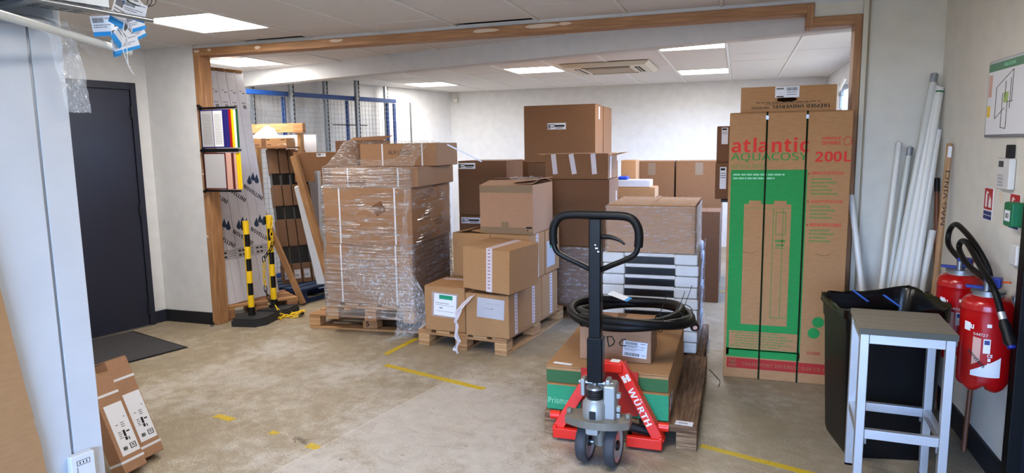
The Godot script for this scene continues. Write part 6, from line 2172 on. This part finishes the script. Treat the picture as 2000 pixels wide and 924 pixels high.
# patch of a cylinder: corners [angle in degrees, height] left-top, right-top, right-bottom, left-bottom
func wrap_patch(r: float, _a: float, _b: float, c: Array) -> ArrayMesh:
	var g := Geo.new()
	var n := 10
	var P := func(u: float, v: float) -> Vector3:
		var top := Vector2(c[0][0], c[0][1]).lerp(Vector2(c[1][0], c[1][1]), u)
		var bot := Vector2(c[3][0], c[3][1]).lerp(Vector2(c[2][0], c[2][1]), u)
		var q: Vector2 = top.lerp(bot, v)
		var a := deg_to_rad(q.x)
		return Vector3(cos(a) * r, q.y, sin(a) * r)
	for i in n:
		for j in 2:
			var a: Vector3 = P.call(float(i) / n, j / 2.0)
			var b: Vector3 = P.call(float(i + 1) / n, j / 2.0)
			var d: Vector3 = P.call(float(i + 1) / n, (j + 1) / 2.0)
			var e: Vector3 = P.call(float(i) / n, (j + 1) / 2.0)
			var N := func(p: Vector3) -> Vector3: return Vector3(p.x, 0, p.z).normalized()
			g.smooth_quad(a, b, d, e, N.call(a), N.call(b), N.call(d), N.call(e))
	return g.mesh()


const LABEL_ROWS := [["block", 0.56, 0.83, 0.36, 0.012], ["block", 0.56, 0.83, 0.05, 0.11], ["block", 0.87, 0.83, 0.05, 0.11], ["block", 0.56, 0.925, 0.36, 0.015], ["block", 0.66, 0.86, 0.16, 0.02], ["block", 0.66, 0.895, 0.16, 0.012], ["bars", 0.46, 0.54, 0.14, 0.13], ["block", 0.46, 0.68, 0.14, 0.07], ["block", 0.66, 0.70, 0.06, 0.06], ["type", 0.66, 0.56, 0.2, 0.05], ["type", 0.18, 0.55, 0.2, 0.02], ["type", 0.18, 0.59, 0.22, 0.02], ["type", 0.18, 0.63, 0.18, 0.02], ["type", 0.18, 0.67, 0.22, 0.02], ["type", 0.5, 0.38, 0.22, 0.02], ["type", 0.5, 0.42, 0.22, 0.02], ["type", 0.5, 0.46, 0.22, 0.02], ["type", 0.2, 0.40, 0.15, 0.02], ["bars", 0.14, 0.86, 0.25, 0.07], ["type", 0.8, 0.28, 0.1, 0.02]]


func build_foreground() -> void:
	# items on and above the near pillar: u along the wall (away), n out from it
	var pd := Vector3(sin(deg_to_rad(13.0)), 0, -cos(deg_to_rad(13.0)))
	var pn := Vector3(cos(deg_to_rad(13.0)), 0, sin(deg_to_rad(13.0)))
	var base := Transform3D(Basis(pd, Vector3.UP, pn), Vector3(-1.99, 0, -1.6))
	var t := thing("cable_tray", "perforated steel cable tray overhead on the near white pillar", "cable tray", Vector3.ZERO)
	t.transform = base
	bx("tray_floor", Vector3(-1.2, 1.930, 0.002), Vector3(0.06, 1.933, 0.17), M.galv, t, 0.0)
	bx("tray_side", Vector3(-1.2, 1.930, 0.168), Vector3(0.06, 1.975, 0.171), M.galv, t, 0.0)
	bx("tray_side", Vector3(-1.2, 1.905, 0.001), Vector3(-0.02, 1.985, 0.004), M.galv, t, 0.0)
	var g := Geo.new()
	for i in 30:
		for k in 6:
			g.span(Vector3(-1.1 + i * 0.04, 1.9292, 0.015 + k * 0.027), Vector3(-1.075 + i * 0.04, 1.9299, 0.020 + k * 0.027))
	put("tray_slots", g.mesh(), M.dark_steel, t)
	for u in [-0.9, -0.15]:
		bx("bracket", Vector3(u - 0.015, 1.912, 0.002), Vector3(u + 0.015, 1.929, 0.17), M.galv, t, 0.002)
	g = Geo.new()
	g.tube([Vector3(-0.35, 1.885, 0.05), Vector3(-0.08, 1.878, 0.055), Vector3(-0.045, 1.872, 0.05)], 0.017, 14)
	put("tray_end", g.mesh(), M.galv, t)
	g = Geo.new()
	g.tube([Vector3(-0.9, 1.935, 0.185), Vector3(0.185, 1.908, 0.185)], 0.0075, 14)
	var r := put("steel_rod", g.mesh(), M.steel, self, base)
	tag(r, "bright steel rod laid through the cable tray, end sticking out to the right", "rod")
	g = Geo.new()
	g.tube([Vector3(-0.75, 1.862, 0.57), Vector3(-0.28, 1.843, 0.30), Vector3(0.19, 1.824, 0.03)], 0.0115, 16)
	r = put("plastic_conduit", g.mesh(), M.tube_frost, self, base)
	tag(r, "pale grey plastic conduit hanging under the cable tray", "conduit")
	# clear bag
	t = thing("plastic_bag", "crumpled clear plastic bag hanging from the cable tray by the pillar", "plastic bag", Vector3.ZERO)
	t.transform = base
	crumple(t, [[Vector3(-0.06, 1.89, 0.06), 0.05], [Vector3(-0.045, 1.86, 0.07), 0.035], [Vector3(-0.02, 1.80, 0.06), 0.038], [Vector3(-0.01, 1.74, 0.05), 0.04], [Vector3(0.0, 1.68, 0.045), 0.038], [Vector3(0.012, 1.612, 0.04), 0.034]], Vector3(1, 0, 0), 3, 0.012, M.bag_clear, "bag_sheet", 12, 8)
	crumple(t, [[Vector3(-0.04, 1.88, 0.05), 0.03], [Vector3(-0.015, 1.82, 0.045), 0.032], [Vector3(-0.002, 1.74, 0.035), 0.034], [Vector3(0.008, 1.67, 0.03), 0.033], [Vector3(0.02, 1.615, 0.025), 0.03]], Vector3(1, 0.1, 0), 14, 0.014, M.film_crush, "bag_sheet", 12, 8)
	crumple(t, [[Vector3(-0.02, 1.88, 0.06), 0.015], [Vector3(0.02, 1.85, 0.06), 0.02], [Vector3(0.055, 1.825, 0.05), 0.026], [Vector3(0.075, 1.81, 0.045), 0.022]], Vector3(0.4, 0.9, 0), 24, 0.008, M.film_crush, "bag_sheet", 9, 7)
	# bundle of tags on the rod
	t = thing("tag_bundle", "bundle of white and blue cable tags tied to the steel rod", "tags", Vector3.ZERO)
	t.transform = base
	for q: Array in [[0.10, 1.925, 0.155, 0.055, 0.09, 12, -18], [0.135, 1.935, 0.16, 0.08, 0.055, -20, -14], [0.155, 1.90, 0.12, 0.075, 0.05, -8, 22], [0.115, 1.865, 0.13, 0.05, 0.085, 20, -40], [0.075, 1.885, 0.10, 0.06, 0.06, -25, 8], [0.13, 1.835, 0.12, 0.085, 0.045, 0, 20], [0.175, 1.875, 0.11, 0.06, 0.04, 10, 30], [0.105, 1.84, 0.11, 0.04, 0.09, 30, 14], [0.15, 1.955, 0.15, 0.07, 0.05, 10, -35]]:
		var xf := turned(Vector3(q[0], q[1], q[2]), q[5], 8, q[6])
		var cd := put("tag_card", cbox(Vector3(q[3], q[4], 0.0008)), M.paper, t, xf)
		put("blue_edge", cbox(Vector3(q[3], q[4] * 0.22, 0.0012)), M.blue_card, cd, at(Vector3(0, -q[4] * 0.39, 0)))
		put("print", type_lines(q[3], q[4] * 0.7, [["bars", 0.08, 0.1, 0.5, 0.35], ["type", 0.08, 0.55, 0.8, 0.1], ["type", 0.08, 0.7, 0.6, 0.1], ["type", 0.65, 0.1, 0.3, 0.1]], int(q[0] * 1000)), M.print_grey, cd, at(Vector3(0, q[4] * 0.12, 0.0005)))
	g = Geo.new()
	g.tube(smooth_path([Vector3(0.11, 1.90, 0.16), Vector3(0.10, 1.83, 0.15), Vector3(0.12, 1.77, 0.14), Vector3(0.135, 1.74, 0.14)], 4), 0.0014, 5)
	g.tube(smooth_path([Vector3(0.12, 1.89, 0.16), Vector3(0.115, 1.82, 0.15), Vector3(0.118, 1.765, 0.145), Vector3(0.128, 1.765, 0.14)], 4), 0.0014, 5)
	put("print", g.mesh(), M.print_white, t).name = "string_ties"
	g = Geo.new()
	for k in 3:
		var ring := []
		for i in 16:
			var a := TAU * i / 16.0
			ring.append(Vector3(0.16 + cos(a) * (0.035 + 0.008 * k), 1.975 + sin(a) * 0.026, 0.15 + 0.01 * k))
		g.tube(ring, 0.0016, 5, true)
	put("wire_loops", g.mesh(), M.black_plastic, t)
	# socket on the joint strip
	t = thing("wall_socket", "white wall socket at the foot of the pillar's joint strip", "socket", Vector3.ZERO)
	t.transform = base
	put("case", cbox(Vector3(0.075, 0.12, 0.030), 0.005), M.pvc_white, t, at(Vector3(-0.078, 0.475, 0.015)))
	g = Geo.new()
	for q: Array in [[-0.098, 0.500, -0.058, 0.5015], [-0.098, 0.515, -0.058, 0.5165], [-0.098, 0.500, -0.0965, 0.5165], [-0.0595, 0.500, -0.058, 0.5165], [-0.09, 0.504, -0.087, 0.512], [-0.080, 0.504, -0.077, 0.512], [-0.070, 0.504, -0.067, 0.512], [-0.098, 0.47, -0.0965, 0.495]]:
		g.span(Vector3(q[0], q[1], 0.030), Vector3(q[2], q[3], 0.0306))
	put("print", g.mesh(), M.print_black, t)
	# kraft board leaning at the left edge
	g = Geo.new()
	g.prism(PackedVector2Array([Vector2(-0.9, 0.0), Vector2(-0.135, 0.0), Vector2(-0.180, 0.44), Vector2(-0.193, 0.62), Vector2(-0.204, 0.69), Vector2(-0.203, 0.705), Vector2(-0.216, 0.80), Vector2(-0.245, 1.07), Vector2(-0.28, 1.35), Vector2(-0.9, 1.4)]), 0.006)
	var kb := put("kraft_board", g.mesh(), M.card_a, self, base * at(Vector3(0, 0, 0.03)))
	tag(kb, "kraft cardboard sheet leaning on the pillar at the left edge", "cardboard")
	# two slim strapped cartons leaning behind the pillar
	for q: Array in [[-2.405, 0.50, 0.0, "slim brown strapped carton with white label leaning behind the pillar, right one"], [-2.262, 0.47, 0.045, "slim brown strapped carton with white label leaning behind the pillar, left one"]]:
		t = thing("strapped_carton", q[3], "box", Vector3.ZERO, 0, "slim strapped cartons leaning behind the pillar")
		t.transform = Transform3D(Basis.from_euler(Vector3(deg_to_rad(-23.5), deg_to_rad(88), 0)), Vector3(-2.735 + q[2], 0.002, q[0]))
		var L: float = q[1]
		var W := 0.118
		put("body", cbox(Vector3(W, L, 0.085), 0.004), M.card_pink, t, at(Vector3(0, L / 2, 0.0425)))
		put("end_flap", cbox(Vector3(W - 0.004, 0.004, 0.08), 0.001), M.card_d, t, turned(Vector3(0, L + 0.006, 0.042), 0, 5))
		for y in [0.045, L - 0.105]:
			bx("strap", Vector3(-W / 2 - 0.001, y, -0.001), Vector3(W / 2 + 0.001, y + 0.012, 0.0865), M.strap_white, t, 0.001)
		var lb := plate("label_sheet", 0.092, 0.245, M.paper, t, at(Vector3(0.006, 0.20, 0.085)), 0.0008)
		put("print", type_lines(0.085, 0.235, LABEL_ROWS, 5), M.print_black, lb, at(Vector3(0, 0, 0.0004)))
	# door mat
	var e1 := Vector3(0.9558, 0, 0.294)
	var e2 := Vector3(-0.294, 0, 0.9558)
	t = thing("door_mat", "dark grey door mat with black edge in front of the navy door", "mat", Vector3(-4.815, 0, -4.279))
	t.transform = Transform3D(Basis(e1, Vector3.UP, e2), Vector3(-4.785, 0, -4.225))
	bx("pile", Vector3(0.02, 0.0, 0.02), Vector3(0.85, 0.009, 1.18), M.mat_grey, t, 0.002)
	bx("rubber_edge", Vector3(0.0, 0.0, 0.0), Vector3(0.87, 0.004, 1.20), M.black_rubber, t, 0.0015)
	# floor marking tape
	tape_strip("worn yellow floor tape running towards the carton pallet", [-2.402, -4.221], [-2.365, -4.66], 0.05)
	tape_strip("long yellow floor tape across the floor before the carton pallet", [-2.285, -4.012], [-1.462, -3.766], 0.05)
	tape_strip("short loose piece of yellow floor tape nearest the left pillar", [-2.785, -2.948], [-2.645, -2.922], 0.052)
	tape_strip("small yellow scrap of floor tape, middle of three", [-2.335, -2.85], [-2.285, -2.838], 0.04)
	tape_strip("small yellow scrap of floor tape next to a dark stain", [-2.045, -2.768], [-1.972, -2.752], 0.05)
	tape_strip("yellow floor tape running right from the truck pallet", [-0.14, -3.325], [0.46, -3.135], 0.045)
	tape_strip("short yellow floor tape far back beside the tall carton", [-0.28, -7.0], [-0.02, -7.02], 0.05)
	# door stop and sensor
	t = thing("door_stop", "small steel and black door stop at the foot of the timber post", "door stop", Vector3(-4.232, 0, -4.525))
	rod("steel_ring", Vector3(0, 0, 0), Vector3(0, 0.018, 0), 0.016, M.steel, t, 18)
	rod("rubber_ring", Vector3(0, 0.018, 0), Vector3(0, 0.036, 0), 0.0165, M.black_rubber, t, 18)
	t = thing("motion_sensor", "small white motion sensor high in the back left corner", "sensor", Vector3(-4.27, 2.24, -10.06), 15)
	put("case", cbox(Vector3(0.065, 0.12, 0.05), 0.01), M.pvc_white, t)
	plate("lens", 0.04, 0.035, M.paper_grey, t, at(Vector3(0, 0.02, 0.025)), 0.004)
	# thin loose cable on the floor by the tall carton
	g = Geo.new()
	g.tube(smooth_path([Vector3(-0.14, 0.003, -4.52), Vector3(-0.10, 0.003, -4.40), Vector3(-0.068, 0.003, -4.30), Vector3(-0.075, 0.003, -4.20)], 6), 0.0022, 6)
	r = put("floor_cable", g.mesh(), M.black_plastic, self)
	tag(r, "thin black cable on the floor beside the tall carton", "cable")


func tape_strip(label: String, a: Array, b: Array, w: float) -> void:
	var p := Vector2(a[0], a[1])
	var q := Vector2(b[0], b[1])
	var ln := p.distance_to(q)
	rng.seed = int(ln * 1000.0)
	var poly := PackedVector2Array()
	var n := maxi(4, int(ln / 0.06))
	for i in n + 1:
		poly.append(Vector2(lerpf(-ln / 2, ln / 2, float(i) / n) + rng.randf_range(-0.004, 0.004), w / 2 + rng.randf_range(-0.004, 0.001)))
	poly.append(Vector2(ln / 2 + 0.008, rng.randf_range(-0.01, 0.01)))
	for i in n + 1:
		poly.append(Vector2(lerpf(ln / 2, -ln / 2, float(i) / n) + rng.randf_range(-0.004, 0.004), -w / 2 + rng.randf_range(-0.001, 0.004)))
	poly.append(Vector2(-ln / 2 + 0.006, rng.randf_range(-0.01, 0.01)))
	var g := Geo.new()
	var d := (q - p).normalized()
	g.prism(poly, 0.0012)
	var c := (p + q) / 2
	var o := put("floor_tape", g.mesh(), M.yellow_tape, self, Transform3D(Basis(Vector3(d.x, 0, d.y), Vector3(d.y, 0, -d.x), Vector3.UP), Vector3(c.x, 0.0008, c.y)))
	tag(o, label, "floor tape", "yellow floor tape")


func build_all() -> void:
	build_left_store()
	build_wrapped_pallet()
	build_box_pallet()
	build_back_boxes()
	build_foam_stack()
	build_truck_load()
	build_tall_carton()
	build_right_corner()
	build_foreground()
